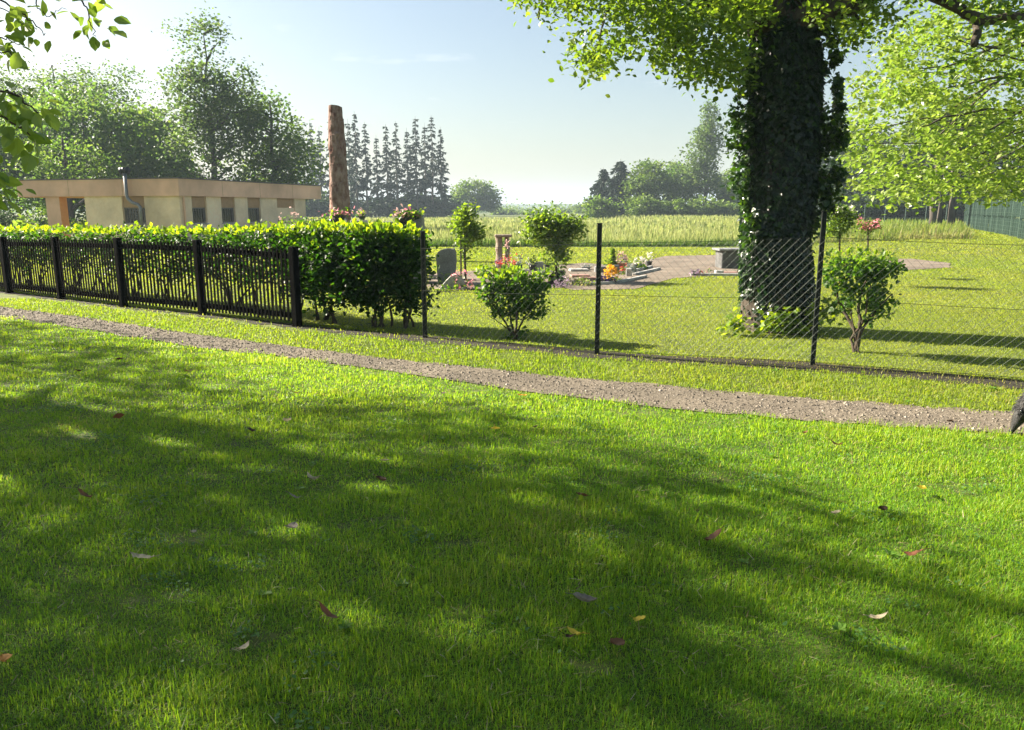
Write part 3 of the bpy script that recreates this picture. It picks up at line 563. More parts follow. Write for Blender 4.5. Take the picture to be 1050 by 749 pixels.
limbs(mb, st[3:], cc[RNG.choice(len(cc), 40, replace=False)], .04, 6, .05)
mb.build('trunk', M['bark_far'], t, True)
mb = MB(); foliage(mb, cc, 17, .18, .105, LEAF4, .7, .45, .6, (.1, .9))
hi = clusters(160, [(12.5, 15, 8.2, 4, 3.4, 2.6)], .3); foliage(mb, hi, 22, .4, .2, LEAF4)
mb.build('crown', M['bright'], t)
# --- trees behind the building (left)
def at(px, Y, py=HOR): p = P(px, py, Y); return p
def X(px, Y): return float(P(px, HOR, Y)[0])      # lateral position of an image column near the horizon
def Zt(py, Y): return P(525, py, Y)[2]
gtree('willow_tree', 'broad rounded grey-green willow filling the space above the flat-roofed building', (X(95,62), 62), Zt(100,62), .38,
      [(-.5,0,6.4,6.0,4,4.4),(4.2,-1,5.4,3.8,3,3.6),(-4.6,1,6.2,3.8,3,4.2),(-7.5,0,5,3,3,4.2),(0,-1,3.2,8,3,2.8)], 1000, 26, .45, .27, 'far_a', CARD, nl=22, up=.2, droop=.9, flat=1.)
gtree('thin_crowned_tree', 'tall airy tree with sparse see-through twigs rising behind the broad willow', (X(70,70), 70), Zt(48,70), .32,
      [(0,0,11.4,5.6,4,3.2),(4.6,0,11.2,3.8,3,2.8),(-4.6,0,10.4,4,3,3.4),(0,0,8,6,3,3)], 560, 18, .55, .21, 'far_b', CARD, nl=60, shell=.2, topr=.12, limbr=.22)
gtree('birch_tree', 'tallest tree on the left, slim and ragged, above the building corner', (X(222,58), 58), Zt(12,58), .30,
      [(0,0,12.6,1.7,1.6,2.6),(-.6,0,9.6,2.9,2.2,2.3),(.9,0,8.2,3.2,2.4,2.6),(0,0,5.2,3.8,2.6,3.2),(-2.5,0,14.6,.35,.4,.6),(-2.1,0,13.6,.4,.4,.5),(2.6,0,10.6,1.,1.,1.)], 680, 20, .42, .20, 'far_b', CARD, nl=34, droop=.6, flat=.9, topr=.12)
gtree('rounded_tree', 'mid-green leafy tree between the slim tall one and the spruces', (X(283,60), 60), Zt(90,60), .26,
      [(0,0,7.2,2.3,2,2.6),(1.0,0,5,2.6,2,2.8),(-.6,0,3.4,2.6,2,2.4),(-1.8,0,8.5,1.2,1.2,1.2)], 460, 22, .45, .22, 'far_a', CARD, nl=20, droop=.6, flat=.9)
gtree('rounded_tree', 'yellow-green tree low in the gap between broad willow and slim tall tree', (X(168,66), 66), Zt(118,66), .24,
      [(0,0,6.0,2.8,2,3.6),(.3,0,3,3.4,2,2.6)], 480, 28, .45, .24, 'far_c', CARD, nl=14, droop=.6)
gtree('dark_shrub', 'dark clipped-looking bush at the left edge, left of the building', (X(2,44), 44), Zt(217,44), .1,
      [(0,0,.75,1.4,1.4,.75),(-2,0,.8,1.6,1.4,.8)], 160, 26, .2, .12, 'dark', CARD, nl=6, cat='bush')
gtree('mottled_tree', 'mottled trunked tree seen through the open porch of the building', (X(72,54), 54), 7., .30,
      [(0,0,5,2.5,2,1.6),(2.4,0,3.,1.4,1.4,2.2),(-2.4,0,2.6,1.4,1.2,2.0)], 150, 24, .4, .2, 'far_a', CARD, nl=10)
gtree('low_hedge', 'low green hedge behind the porch of the building', (X(70,52), 52), .9, .08,
      [(0,0,.6,2.4,.6,.45),(3,0,.6,2.,.6,.45),(-3,0,.6,2.,.6,.45)], 160, 22, .16, .12, 'hedge', CARD, nl=6, cat='hedge')
gtree('low_hedge', 'short green hedge right of the building, left of the tall bare trunk', (X(318,34), 34), 1.2, .06,
      [(0,0,.85,.8,.6,.42),(.9,0,.85,.8,.6,.42)], 90, 22, .13, .09, 'hedge', CARD, nl=6, cat='hedge')
# --- spruces: three shapes, copied
def spruce_parts(h, rad, bare, seed, parent):
    r = np.random.default_rng(seed); o = np.array(parent['_o']); mb = MB(); st = wig(o, o+np.array([0, 0, h]), 8, .004); tube(mb, st, np.linspace(h*.013, .02, 8), 6)
    pos = []; ys = []; sz = []
    z = h*bare
    while z < h*.985:
        f = (z-h*bare)/(h*(1-bare)); R = rad*(1-f)**.8*r.uniform(.55, 1.15)+.15; nb = r.integers(3, 5)+(rad > 3)*2
        for k in range(nb):
            a = r.uniform(0, 6.28); d = np.array([math.cos(a), math.sin(a), -.28-.2*r.random()]); tip = o+np.array([0, 0, z])+d*R+np.array([0, 0, .1*R])
            if r.random() < .5: tube(mb, [o+np.array([0, 0, z]), tip], [min(.05, h*.004), min(.02, h*.002)], 3, cap=False)
            m = int(7+R*7)
            u = r.random(m)**.7; q = (o+np.array([0, 0, z]))+(tip-o-np.array([0, 0, z]))*u[:, None]
            pos.append(q); y = np.tile(d*.5, (m, 1))+r.normal(size=(m, 3))*.45; y[:, 2] -= .55; ys.append(y); sz.append(r.uniform(.45, 1.0, m)*(.5+.28*R))
        z += h*r.uniform(.018, .036)
    mb.build('trunk', M['bark_far'], parent, True)
    pos = np.concatenate(pos); ys = np.concatenate(ys); sz = np.concatenate(sz); n = len(pos); mb = MB()
    W = (np.array([(-.13,0,0),(.13,0,0),(.16,.5,.04),(0,1,-.05),(-.16,.5,-.04)], float), None, np.array([(0,1,2),(0,2,4),(4,2,3)]))
    scatter(mb, W, pos, frames(ys, RNG.normal(size=(n, 3))), sz, np.clip(RNG.normal(.45, .25, n), 0, 1)); mb.build('crown', M['spruce'], parent)
def copy_thing(t, loc, rz, sc, label):
    c = t.copy(); COL.objects.link(c); c.location = loc; c.rotation_euler = (0, 0, rz); c.scale = (sc, sc, sc); c['label'] = label
    for ch in t.children:
        d = ch.copy(); COL.objects.link(d); d.parent = c
    return c
YS = 150.
SPR = [(309,128,0,168),(322,124,1,160),(331,130,2,172),(343,122,0,160),(352,131,1,165),(360,122,2,155),(367,114,0,150),(377,125,1,150),(388,138,2,165),(398,127,0,152),(408,124,1,150),(419,131,2,160),(428,119,0,150),(437,126,2,153),(444,118,1,150),(453,130,0,152)]
WORDS = ['far spruce tucked against the mid-green tree at the left end of the row','far spruce just left of the tall bare trunk','dark far spruce half hidden by the left edge of the bare trunk','far spruce directly behind the tall bare trunk','far spruce showing at the right edge of the bare trunk','first full far spruce right of the bare trunk','tall pointed far spruce with a slim neighbour on its left, near the bare trunk','far spruce at the left side of the bright gap in the row','shortest far spruce, standing in the bright gap of the row','far spruce on the right side of the bright gap','far spruce in the middle of the right-hand clump','thin low far spruce left of the highest one in the right-hand clump','highest far spruce of the right-hand clump','far spruce squeezed between the two highest at the right','bare-stemmed far spruce next to last at the right end of the row','outermost ragged far spruce at the right end of the row']
protos = []
for i, (px, py, k, Y) in enumerate(SPR):
    hh = Zt(py, Y); loc = (X(px, Y), Y, 0.)
    if len(protos) <= k and k == len(protos):
        t = thing('spruce_tree', WORDS[i], 'spruce', loc, 'spruces in the far row'); spruce_parts(hh, [1.95, 1.65, 1.85][k], [.24, .34, .20][k], 50+k, t); protos.append((t, hh))
    else:
        p0, h0 = protos[k]; copy_thing(p0, loc, RNG.uniform(0, 6.28), hh/h0, WORDS[i])
gtree('understorey_bush', 'dark undergrowth along the foot of the far spruce row', (X(385,152), 152), 4., .2,
      [(0,0,1.5,16,3,1.7),(9,0,1.9,8,3,2.),(-10,0,2.2,8,3,2.6)], 330, 24, .9, .6, 'dark', CARD, nl=10, cat='bush')
gtree('understorey_bush', 'low dark scrub from the last spruce towards the round field tree', (X(455,160), 160), 3., .2,
      [(0,0,1.4,7,3,1.6),(-8,0,1.8,7,3,2)], 150, 24, .8, .6, 'dark', CARD, nl=6, cat='bush')
gtree('round_field_tree', 'round lone tree in the field right of the spruce row', (X(487,190), 190), Zt(192,190), .4,
      [(0,0,5.2,5.4,4,3.),(-2.5,0,3.4,3.2,3,2.6),(2.8,0,3.4,3.,3,2.6)], 230, 26, .8, .55, 'far_c', CARD, nl=10)
# --- far hedgerow bushes between the field tree and the right-hand group, one by one
HB = [(515,214,230),(532,218,240),(549,216,235),(566,219,250),(582,217,240),(598,213,225)]
HW = ['small far bush nearest the round field tree','low far bush between two taller ones under the pylons','pale far bush in line with the young tree by the graves','lowest far bush, behind the crown of the young grave tree','far bush just left of the two conifers, small one','larger far bush touching the two field conifers']
for i, (px, py, Y) in enumerate(HB):
    h = Zt(py, Y); gtree('hedgerow_bush', HW[i], (X(px, Y), Y), h, .15, [(0,0,h*.5,2.9,2,h*.5),(1.6,0,h*.4,2,2,h*.4)], 60, 20, .7, .6, 'far_c', CARD, group='bushes along the far hedgerow', nl=4, cat='bush')
# --- group beyond the field on the right
Yg = 120.
def spr(px, py, Y, label, k, rad):
    hh = Zt(py, Y); t = thing('conifer_tree', label, 'conifer', (X(px, Y), Y, float(0)), 'conifers beyond the field'); spruce_parts(hh, rad, .05, 70+k, t)
spr(618,172,122,'left and shorter of two dark conifers at the far field edge',1,3.6); spr(635,163,120,'taller right-hand conifer of the dark pair at the far field edge',2,4.2)
gtree('field_tree', 'yellowish rounded tree right of the dark conifers beyond the field', (X(664,118), 118), Zt(167,118), .3, [(0,0,5.6,3.0,3,2.6),(-1.4,0,3.4,2.6,2.4,2.6),(1.6,0,3.6,2.6,2.4,2.6)], 260, 26, .55, .36, 'far_c', CARD, nl=12)
gtree('field_tree', 'darker green tree standing just left of the tall slim poplar', (X(692,122), 122), Zt(166,122), .3, [(0,0,5.4,3.0,3,2.8),(1.4,0,3.4,3.,2.4,3)], 230, 26, .55, .36, 'far_a', CARD, nl=12)
gtree('poplar_tree', 'tall slim poplar leaning a little, left of the ivy-clad trunk', (X(722,116), 116), Zt(111,116), .28, [(.3,0,14.2,1.3,1.2,2.2),(.2,0,11.6,2.2,2,2.6),(-.3,0,8.6,3.0,2.2,2.6),(-1,0,5.6,3.4,2.6,2.6)], 300, 22, .5, .32, 'far_b', CARD, nl=26, lean=(.4,0), topr=.12, shell=.3, droop=.6, flat=1.2)
gtree('field_tree', 'green tree half hidden by the left side of the ivy', (X(748,120), 120), Zt(176,120), .28, [(0,0,4.4,2.8,2.4,3),(1.6,0,3,2.6,2.4,2.4)], 190, 26, .55, .36, 'far_c', CARD, nl=10)
for i, (px, py, lab) in enumerate([(613,203,'low dark bush at the foot of the two conifers'),(656,203,'light green bush in front of the yellowish rounded tree'),(690,208,'low bush between the light green bushes at the field edge'),(721,205,'bright spreading bush at the foot of the slim poplar'),(745,211,'small bush right under the ivy leaves at the field edge')]):
    h = Zt(py, 108); gtree('field_edge_bush', lab, (X(px, 108), 108), h, .12, [(0,0,h*.5,2.,1.8,h*.5),(1.5,0,h*.4,1.4,1.4,h*.4)], 90, 24, .4, .32, 'far_c' if i else 'far_a', CARD, group='bushes at the field edge', nl=4, cat='bush')
# --- dark wood behind the ivy tree and the maple
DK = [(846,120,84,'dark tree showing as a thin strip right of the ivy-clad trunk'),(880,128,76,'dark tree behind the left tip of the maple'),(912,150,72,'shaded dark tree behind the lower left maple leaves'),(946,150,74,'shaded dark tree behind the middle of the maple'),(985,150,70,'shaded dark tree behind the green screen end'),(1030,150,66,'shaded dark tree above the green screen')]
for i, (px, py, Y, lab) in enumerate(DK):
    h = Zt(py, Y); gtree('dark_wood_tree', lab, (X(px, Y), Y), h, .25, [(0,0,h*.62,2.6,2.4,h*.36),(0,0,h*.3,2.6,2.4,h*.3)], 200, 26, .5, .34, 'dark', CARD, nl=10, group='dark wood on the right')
gtree('dark_hedge', 'long dark hedge under the maple behind the uncut meadow', (X(930,68), 68), 2.4, .2, [(x_,0,1.2,1.6,1.0,1.25) for x_ in np.arange(-8, 9, 1.6)], 420, 26, .28, .22, 'dark', CARD, nl=14, cat='hedge')
for i, (px, rr_, lab) in enumerate([(957,.22,'leftmost of three pale trunks under the maple'),(965,.18,'middle slender pale trunk under the maple'),(977,.24,'right and thickest of three pale trunks under the maple')]):
    gtree('slender_tree', lab, (X(px, 50), 50), 7, rr_, [(0,0,6.2,2.4,2,1.5)], 70, 22, .4, .26, 'far_c', CARD, nl=8, group='pale trunks under the maple', topr=.7)
# ------------------------------------------------------------------ hills and pylons
mb = MB()
for (Y, h, seed) in ((900, 13, 1), (1300, 26, 2)):
    xh = np.linspace(-1500, 1500, 260); zh = h*(.55+.25*noise2(xh, 0*xh, .0016, 60+seed)+.10*noise2(xh, 0*xh, .012, 61+seed)); zh = np.maximum(zh, 2)
    V = np.concatenate([np.column_stack([xh, 0*xh+Y, 0*xh-1]), np.column_stack([xh, 0*xh+Y+40, zh]), np.column_stack([xh, 0*xh+Y+300, zh*.7])]); m = len(xh); i = np.arange(m-1)
    mb.add(V, np.concatenate([np.stack([i, i+1, i+m+1, i+m], -1), np.stack([i+m, i+m+1, i+2*m+1, i+2*m], -1)]))
tag(mb.build('hills', M['hill'], smooth=True), kind='structure')
mb = MB(); n = 900; x = RNG.uniform(-260, 330, n); y = RNG.uniform(330, 480, n)
foliage(mb, np.column_stack([x, y, RNG.uniform(.5, 4.2, n)*(1+.5*noise2(x, 0*x, .01, 66))]), 12, 1.6, 1.3, CARD)
tag(mb.build('far_woodland', M['far_c']), 'thin far line of trees along the horizon', 'woodland', kind='stuff')
for i, (px, py, Y, lab) in enumerate([(519,201,800,'power pylon nearest the round field tree, tallest of the far four'),(524,200,950,'slim power pylon close beside the tallest one'),(577,204,900,'faint power pylon in the middle of the horizon gap'),(589,203,980,'faint power pylon nearest the dark conifers')]):
    h = Zt(py, Y); x = X(px, Y); t = thing('power_pylon', lab, 'pylon', (x, Y, 0), 'power pylons on the horizon'); mb = MB(); q = h*.09
    for sx in (-1, 1):
        for sy in (-1, 1): tube(mb, [(x+sx*q, Y+sy*q, 0), (x+sx*q*.25, Y+sy*q*.25, h*.72), (x, Y, h)], [.2, .16, .12], 4)
    for k in range(7):
        z0, z1 = h*.1*k, h*.1*(k+1); a, b = q*(1-.75*z0/(h*.72)), q*(1-.75*z1/(h*.72))
        for sg in (-1, 1): tube(mb, [(x-sg*a, Y-a, z0), (x+sg*b, Y-b, z1)], .09, 3)
    mb.build('mast', M['steelgrey'], t); mb = MB()
    for zz_, ww_ in ((.70, 4.2), (.82, 5.2), (.92, 3.4)):
        for sg in (-1, 1): tube(mb, [(x, Y, h*zz_+.9), (x+sg*ww_, Y, h*zz_)], .1, 3); tube(mb, [(x, Y, h*zz_), (x+sg*ww_, Y, h*zz_)], .1, 3)
    mb.build('crossarms', M['steelgrey'], t)
# ------------------------------------------------------------------ hedge behind the timber fence
def polyat(px):                      # foot of the hedge in the picture
    return np.interp(px, [-60,0,130,210,305,370,432], [291,295,309,318,331,340,342])
t = thing('clipped_hedge', 'long clipped green hedge with bright new tips, behind the black timber fence', 'hedge', np.append(G(320, polyat(320))[:2], 0))
mb = MB(); mt = MB(); mtip = MB()
for px in np.concatenate([np.arange(-70, 300, 6.0), np.arange(300, 430, 3.2)]):
    Ym = G(px, polyat(px))[1]+.42; top = P(px, np.interp(px, [-60,0,60,130,200,260,310,370,400,432], [236,236,237,237,238,238,237,236,236,240]), Ym)[2]
    c = np.array([X(px, Ym)*1.0, Ym, 0]); c[0] = G(px, polyat(px))[0]*Ym/(Ym-.42)
    bul = float(noise2(np.array([c[0]]), np.array([c[1]]), .55, 80)[0]); top = top+.030*bul-.035*max(0, (px-405)/25)
    lowf = np.interp(px, [290, 320], [.40, .24])+.05*bul
    m = 7 if px < 300 else 9
    for k in range(m):
        f = RNG.random()**.75; z = top*(lowf+(1-lowf)*f)-.05; wdt = (.34+.08*bul)*(.55+.45*math.sin(math.pi*min(1, .25+f*.62)))
        cc = c+np.array([RNG.normal()*.10, RNG.uniform(-1, 1)*wdt, z]); n = RNG.poisson(30 if px < 300 else 34)
        p = cc+RNG.normal(size=(n, 3))*np.array([.10,.085,.075]); p[:, 2] = np.minimum(p[:, 2], top-.02+RNG.normal(size=n)*.02)
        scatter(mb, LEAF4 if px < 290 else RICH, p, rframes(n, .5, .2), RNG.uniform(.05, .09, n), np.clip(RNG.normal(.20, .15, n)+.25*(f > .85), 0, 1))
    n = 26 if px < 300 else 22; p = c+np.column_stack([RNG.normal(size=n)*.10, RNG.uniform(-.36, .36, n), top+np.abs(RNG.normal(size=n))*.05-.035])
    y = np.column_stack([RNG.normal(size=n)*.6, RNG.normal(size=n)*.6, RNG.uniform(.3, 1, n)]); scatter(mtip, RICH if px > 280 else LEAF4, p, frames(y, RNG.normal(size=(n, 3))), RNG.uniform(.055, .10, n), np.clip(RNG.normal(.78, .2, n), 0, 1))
    if RNG.random() < (.55 if px < 300 else .30):
        b = c+np.array([RNG.normal()*.04, RNG.uniform(-.15, .1), -.05])
        for s_ in range(RNG.integers(1, 4)): tube(mt, wig(b+np.array([RNG.normal()*.05, RNG.normal()*.03, 0]), b+np.array([RNG.normal()*.16, RNG.normal()*.12, RNG.uniform(.45, .8)]), 5, .06), np.linspace(.022, .008, 5), 5)
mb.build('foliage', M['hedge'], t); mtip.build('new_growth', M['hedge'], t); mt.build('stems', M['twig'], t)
# ------------------------------------------------------------------ single shrubs at the mesh fence
def shrub(name, label, foot, back, blobs, stems, nleaf, lsz, trunk_pts, tipz, cat='shrub', fm='hedge'):
    b = np.append(G(*foot)[:2], 0); b[1] += back; b[0] *= (b[1])/(b[1]-back); Y = b[1]; t = thing(name, label, cat, b)
    mb = MB()
    root = b.copy(); root[2] = -.04
    for pth, r0 in stems:
        pts = [root+np.array([RNG.normal()*.03, RNG.normal()*.03, 0])]+[P(a, c, Y)+np.array([0, RNG.normal()*.12, 0]) for a, c in pth]; pts = np.array(pts)
        k = np.linspace(0, 1, len(pts)*4); q = np.column_stack([np.interp(k, np.linspace(0, 1, len(pts)), pts[:, i]) for i in range(3)])+RNG.normal(size=(len(k), 3))*.006
        mb = MB(); tube(mb, q, np.linspace(r0, r0*.3, len(q)), 6, cap=False); mb.build('stem', M['twig'], t, True)
    mb = MB()
    for (px, py, rx, ry, wt) in blobs:
        n = int(nleaf*wt); u = nrm(RNG.normal(size=(n, 3)))*(RNG.random(n)**.42)[:, None]; c = P(px, py, Y); s = Y/F
        nc = max(6, n//14); ci = RNG.integers(0, nc, n); cu = nrm(RNG.normal(size=(nc, 3)))*(RNG.random(nc)**.4)[:, None]
        p = c+cu[ci]*np.array([rx*s, rx*s*.9, ry*s])+RNG.normal(size=(n, 3))*.035
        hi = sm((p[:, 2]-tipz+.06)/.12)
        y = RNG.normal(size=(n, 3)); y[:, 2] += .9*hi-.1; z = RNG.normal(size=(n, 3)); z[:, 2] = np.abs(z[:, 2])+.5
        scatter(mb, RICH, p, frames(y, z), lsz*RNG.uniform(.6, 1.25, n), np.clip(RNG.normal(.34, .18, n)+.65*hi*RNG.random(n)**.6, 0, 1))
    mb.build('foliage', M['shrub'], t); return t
shrub('round_shrub', 'flat-topped round shrub on a short stem between the two left mesh fence posts', (527,349), .10,
      [(505,288,18,12,.9),(528,287,24,12,1.4),(552,290,14,14,.8),(530,303,30,16,1.6),(512,310,16,14,.7),(545,314,16,14,.7),(528,322,14,12,.4),(500,298,12,12,.5),(527,344,12,7,.25)],
      [([(520,335),(505,310)], .02),([(524,330),(518,295)], .022),([(529,330),(533,295)], .024),([(533,335),(550,305)], .02),([(536,332),(548,318)], .012),([(520,338),(500,322)], .012)], 380, .058, None, P(528,286,9.8)[2])
shrub('round_shrub', 'open shrub with bare forked stem right of the tallest mesh fence post', (877,364), .12,
      [(880,272,34,14,2.0),(860,280,18,18,1.0),(905,278,20,18,1.2),(888,300,28,18,1.5),(870,305,16,12,.5),(905,312,16,12,.5),(893,324,20,9,.4),(900,288,18,14,.6)],
      [([(880,340),(872,318),(856,300)], .028),([(880,338),(884,310),(878,285)], .028),([(882,338),(896,318),(908,300)], .02),([(885,330),(905,322),(916,318)], .01),([(876,350),(884,325),(890,290)], .02),([(872,318),(862,312),(850,300)], .01)], 290, .056, None, P(880,268,8.6)[2])
# ------------------------------------------------------------------ black timber palisade
PP = [(-45,293,238),(10,301,243),(63,307,243),(127,315,244),(208,323,246),(305,335,253)]
pb = []
for px, pf, ptop in PP: b = np.append(G(px, pf)[:2], 0); b[2] = 0; pb.append((b, P(px, ptop, b[1])[2]))
t = thing('timber_fence', 'black stained slatted timber fence along the clipped hedge', 'fence', (*pb[-1][0][:2], 0))
for i, (b, hp) in enumerate(pb):
    mb = MB(); d = pb[min(i+1, len(pb)-1)][0]-pb[max(i-1, 0)][0]; an = math.atan2(d[1], d[0])
    box(mb, b+np.array([0, 0, hp/2-.05]), (.11, .11, hp+.1), rotz(an), bev=.012); 
    mb.build('post', M['blackwood'], t)
for i in range(len(pb)-1):
    (a, ha), (b, hb) = pb[i], pb[i+1]; d = (b-a)[:2]; ln = np.linalg.norm(d); an = math.atan2(d[1], d[0]); u = np.append(d/ln, 0); R_ = rotz(an); nv = np.array([-u[1], u[0], 0])
    if nv[1] > 0: nv = -nv
    hh0, hh1 = min(ha, 1.2)-.045, min(hb, 1.2)-.045; mb = MB(); n = int((ln-.14)/.084)
    for k in range(n):
        s = .095+(ln-.19)*(k+.5)/n; hs = hh0+(hh1-hh0)*s/ln+RNG.normal()*.006; z0 = .07
        box(mb, a+u*s+nv*.030+np.array([0, 0, (hs+z0)/2]), (.036+RNG.normal()*.002, .012, hs-z0), rotz(an+RNG.normal()*.02))
    mb.build('slat_panel', M['blackwood'], t)
    for zr, hr in ((.15, .075), (.86, .075)):
        mb = MB(); zz0 = zr*1 if zr < .5 else hh0-.09; zz1 = zr if zr < .5 else hh1-.09
        cmid = (a+b)/2+np.array([0, 0, (zz0+zz1)/2]); dv = b-a; dv = dv+np.array([0, 0, zz1-zz0]); l3 = np.linalg.norm(dv); ux = dv/l3; uy = np.array([-u[1], u[0], 0]); uz = np.cross(ux, uy)
        box(mb, cmid, (l3-.112, .04, hr), np.array([ux, uy, uz])); mb.build('rail', M['blackwood'], t)
# ------------------------------------------------------------------ chain link fence
MP = [(436,347,238,255),(612,363,230,248.5),(833,375,218,243)]
mpst = []
for px, pf, ptop, pm in MP: b = np.append(G(px, pf)[:2], 0); mpst.append((b, P(px, ptop, b[1])[2], P(px, pm, b[1])[2]))
d = mpst[2][0]-mpst[1][0]; nb_ = mpst[2][0]+np.array([2.15, -1.0, 0])*1.08; mpst.append((nb_, 1.5, 1.28)); mpst.append((nb_+np.array([2.3, -.9, 0]), 1.5, 1.28))
t = thing('chain_link_fence', 'see-through wire mesh fence on dark green posts, crossing in front of the graves', 'fence', mpst[1][0])
for i, (b, hp, hm) in enumerate(mpst):
    mb = MB(); box(mb, b+np.array([0, 0, hp/2-.1]), (.048, .05, hp+.2), rotz(-.3), bev=.005); po = mb.build('post', M['post'], t)
    mb = MB(); box(mb, b+np.array([0, 0, hp+.006]), (.056, .058, .012), rotz(-.3), bev=.004); mb.build('post_cap', M['post'], po)
def wirestrip(mb, p, q, r): tube(mb, [p, q], r, 3, cap=False)
segs = mpst
for i in range(len(segs)-1):
    (a, ha, ma), (b, hb, m_b) = segs[i], segs[i+1]; dv = b-a; ln = np.linalg.norm(dv); u = dv/ln; nv = np.array([u[1], -u[0], 0])*.034; mb = MB(); st_ = .088
    zt = lambda s: ma+(m_b-ma)*s/ln-.02*math.sin(math.pi*s/ln)
    zb_ = .045; lean = .97
    for sg in (1, -1):
        s0 = -1.6
        while s0 < ln+1.6:
            # wire from (s0, zb) going up with slope 1 in direction sg
            sa, za = s0, zb_; hh = (ma+m_b)/2-zb_; sb_ = s0+sg*hh*lean; zb2 = zb_+hh
            if sb_ < sa: sa, za, sb_, zb2 = sb_, zb2, sa, za
            lo, hi_ = max(sa, 0), min(sb_, ln)
            if hi_-lo > .02:
                f = lambda s: za+(zb2-za)*(s-sa)/(sb_-sa)
                k = np.linspace(lo, hi_, 3); pts = []
                for s in k:
                    z = f(s); z = zb_+(z-zb_)*(zt(s)-zb_)/hh; off = .0022*sg
                    pts.append(a+u*s+nv*(1+off/.034*1)+np.array([0, 0, z]))
                tube(mb, pts, .0012, 3, cap=False)
            s0 += st_
    mb.build('wire_mesh', M['wire'], t)
    mb = MB()
    for fr_ in (0, .52, 1):
        k = np.linspace(0, ln, 9); pts = [a+u*s+nv*1.15+np.array([0, 0, zb_+(zt(s)-zb_)*fr_]) for s in k]; tube(mb, pts, .0022, 4, cap=False)
    mb.build('tension_wire', M['post'], t)
# ------------------------------------------------------------------ low building
C0 = np.append(P(185, HOR, 36)[:2], 0); UX = np.array([.287, .958, 0]); VX = np.array([-.958, .287, 0]); UZ = np.array([0, 0, 1.])
AXB = np.array([UX, VX, UZ]); C0[2] = 0
def along(px, d):                    # distance along a facade direction at which an image column is met
    k = (px-CX)/F/(CP+SP*math.tan(PITCH)); return (k*C0[1]-C0[0])/(d[0]-k*d[1])
def bp(u, v, z): return C0+UX*u+VX*v+UZ*z
def bbox(mb, u0, u1, v0, v1, z0, z1, bev=0, rnd=.5): box(mb, bp((u0+u1)/2, (v0+v1)/2, (z0+z1)/2), (u1-u0, v1-v0, z1-z0), AXB, rnd, bev)
LV = along(20, VX); LU = along(330, UX); vW = along(86, VX); vP0, vP1 = along(60, VX), along(46, VX); uW = along(315, UX)
zTop = P(185, 183, 36)[2]; zF = P(185, 201, 36)[2]; zWin = zF-.52; zS = .95
bt = thing('flat_roofed_building', 'low cream building with salmon fascia, barred windows and open porch', 'building', bp(0, 0, 0))
I_ = .10
wl = MB()
# left facade wall with one window opening
vA, vB = along(147, VX), along(124, VX)
bbox(wl, I_, I_+.25, I_, vA, 0, zF); bbox(wl, I_, I_+.25, vB, vW, 0, zF); bbox(wl, I_+.002, I_+.25, vA, vB, 0, zS)
bbox(wl, I_+.25, uW, vW-.25, vW, 0, zF)                  # porch side wall
# right facade wall between its window bays
WB = [(199,214),(229,243),(256,269)]; DB = (286,304); us = [I_+.25]; 
bays = [(along(a, UX), along(b, UX)) for a, b in WB]+[(along(DB[0], UX), along(DB[1], UX))]
cur = I_+.25
for i, (a, b) in enumerate(bays):
    bbox(wl, cur, a, I_, I_+.25, 0, zF); cur = b
    if i < 3: bbox(wl, a, b, I_+.002, I_+.25, 0, zS)
bbox(wl, cur, uW, I_, I_+.25, 0, zF); bbox(wl, uW-.25, uW, I_+.25, vW-.25, 0, zF)
wo = wl.build('wall', M['cream'], bt)
rf = MB(); bbox(rf, 0, LU, 0, LV, zF, zTop); ro = rf.build('roof', M['fascia'], bt)
rf = MB(); bbox(rf, -.04, LU+.04, -.04, LV+.04, zTop-.012, zTop+.045); rf.build('roof_edge', M['roofing'], ro)
for k in range(1, 4): rf = MB(); bbox(rf, LU*k/4-.008, LU*k/4+.008, -.005, 0, zF+.02, zTop-.02); rf.build('fascia_joint', M['brownpanel'], ro)
for k in range(1, 3): rf = MB(); bbox(rf, -.005, 0, LV*k/3-.008, LV*k/3+.008, zF+.02, zTop-.02); rf.build('fascia_joint', M['brownpanel'], ro)
for vv, uu in (((vP0, vP1), (I_, I_+.45)),):
    mb = MB(); bbox(mb, uu[0], uu[1], vv[0]+.003, vv[1], 0, zF); po = mb.build('porch_pillar', M['fascia'], bt)
    mb = MB(); bbox(mb, uu[0]+.004, uu[1]-.004, vv[0]-.004, vv[0]+.003, 0, zF-.003); mb.build('pillar_side', M['orange'], po)
mb = MB(); bbox(mb, I_, 6.5, vW+.002, LV-.05, zF-.02, zF-.003); mb.build('porch_soffit', M['orange'], bt)
mb = MB(); bbox(mb, 6.2, 6.5, vP1-.5, vP1, 0, zF-.02); mb.build('rear_pillar', M['cream'], bt)
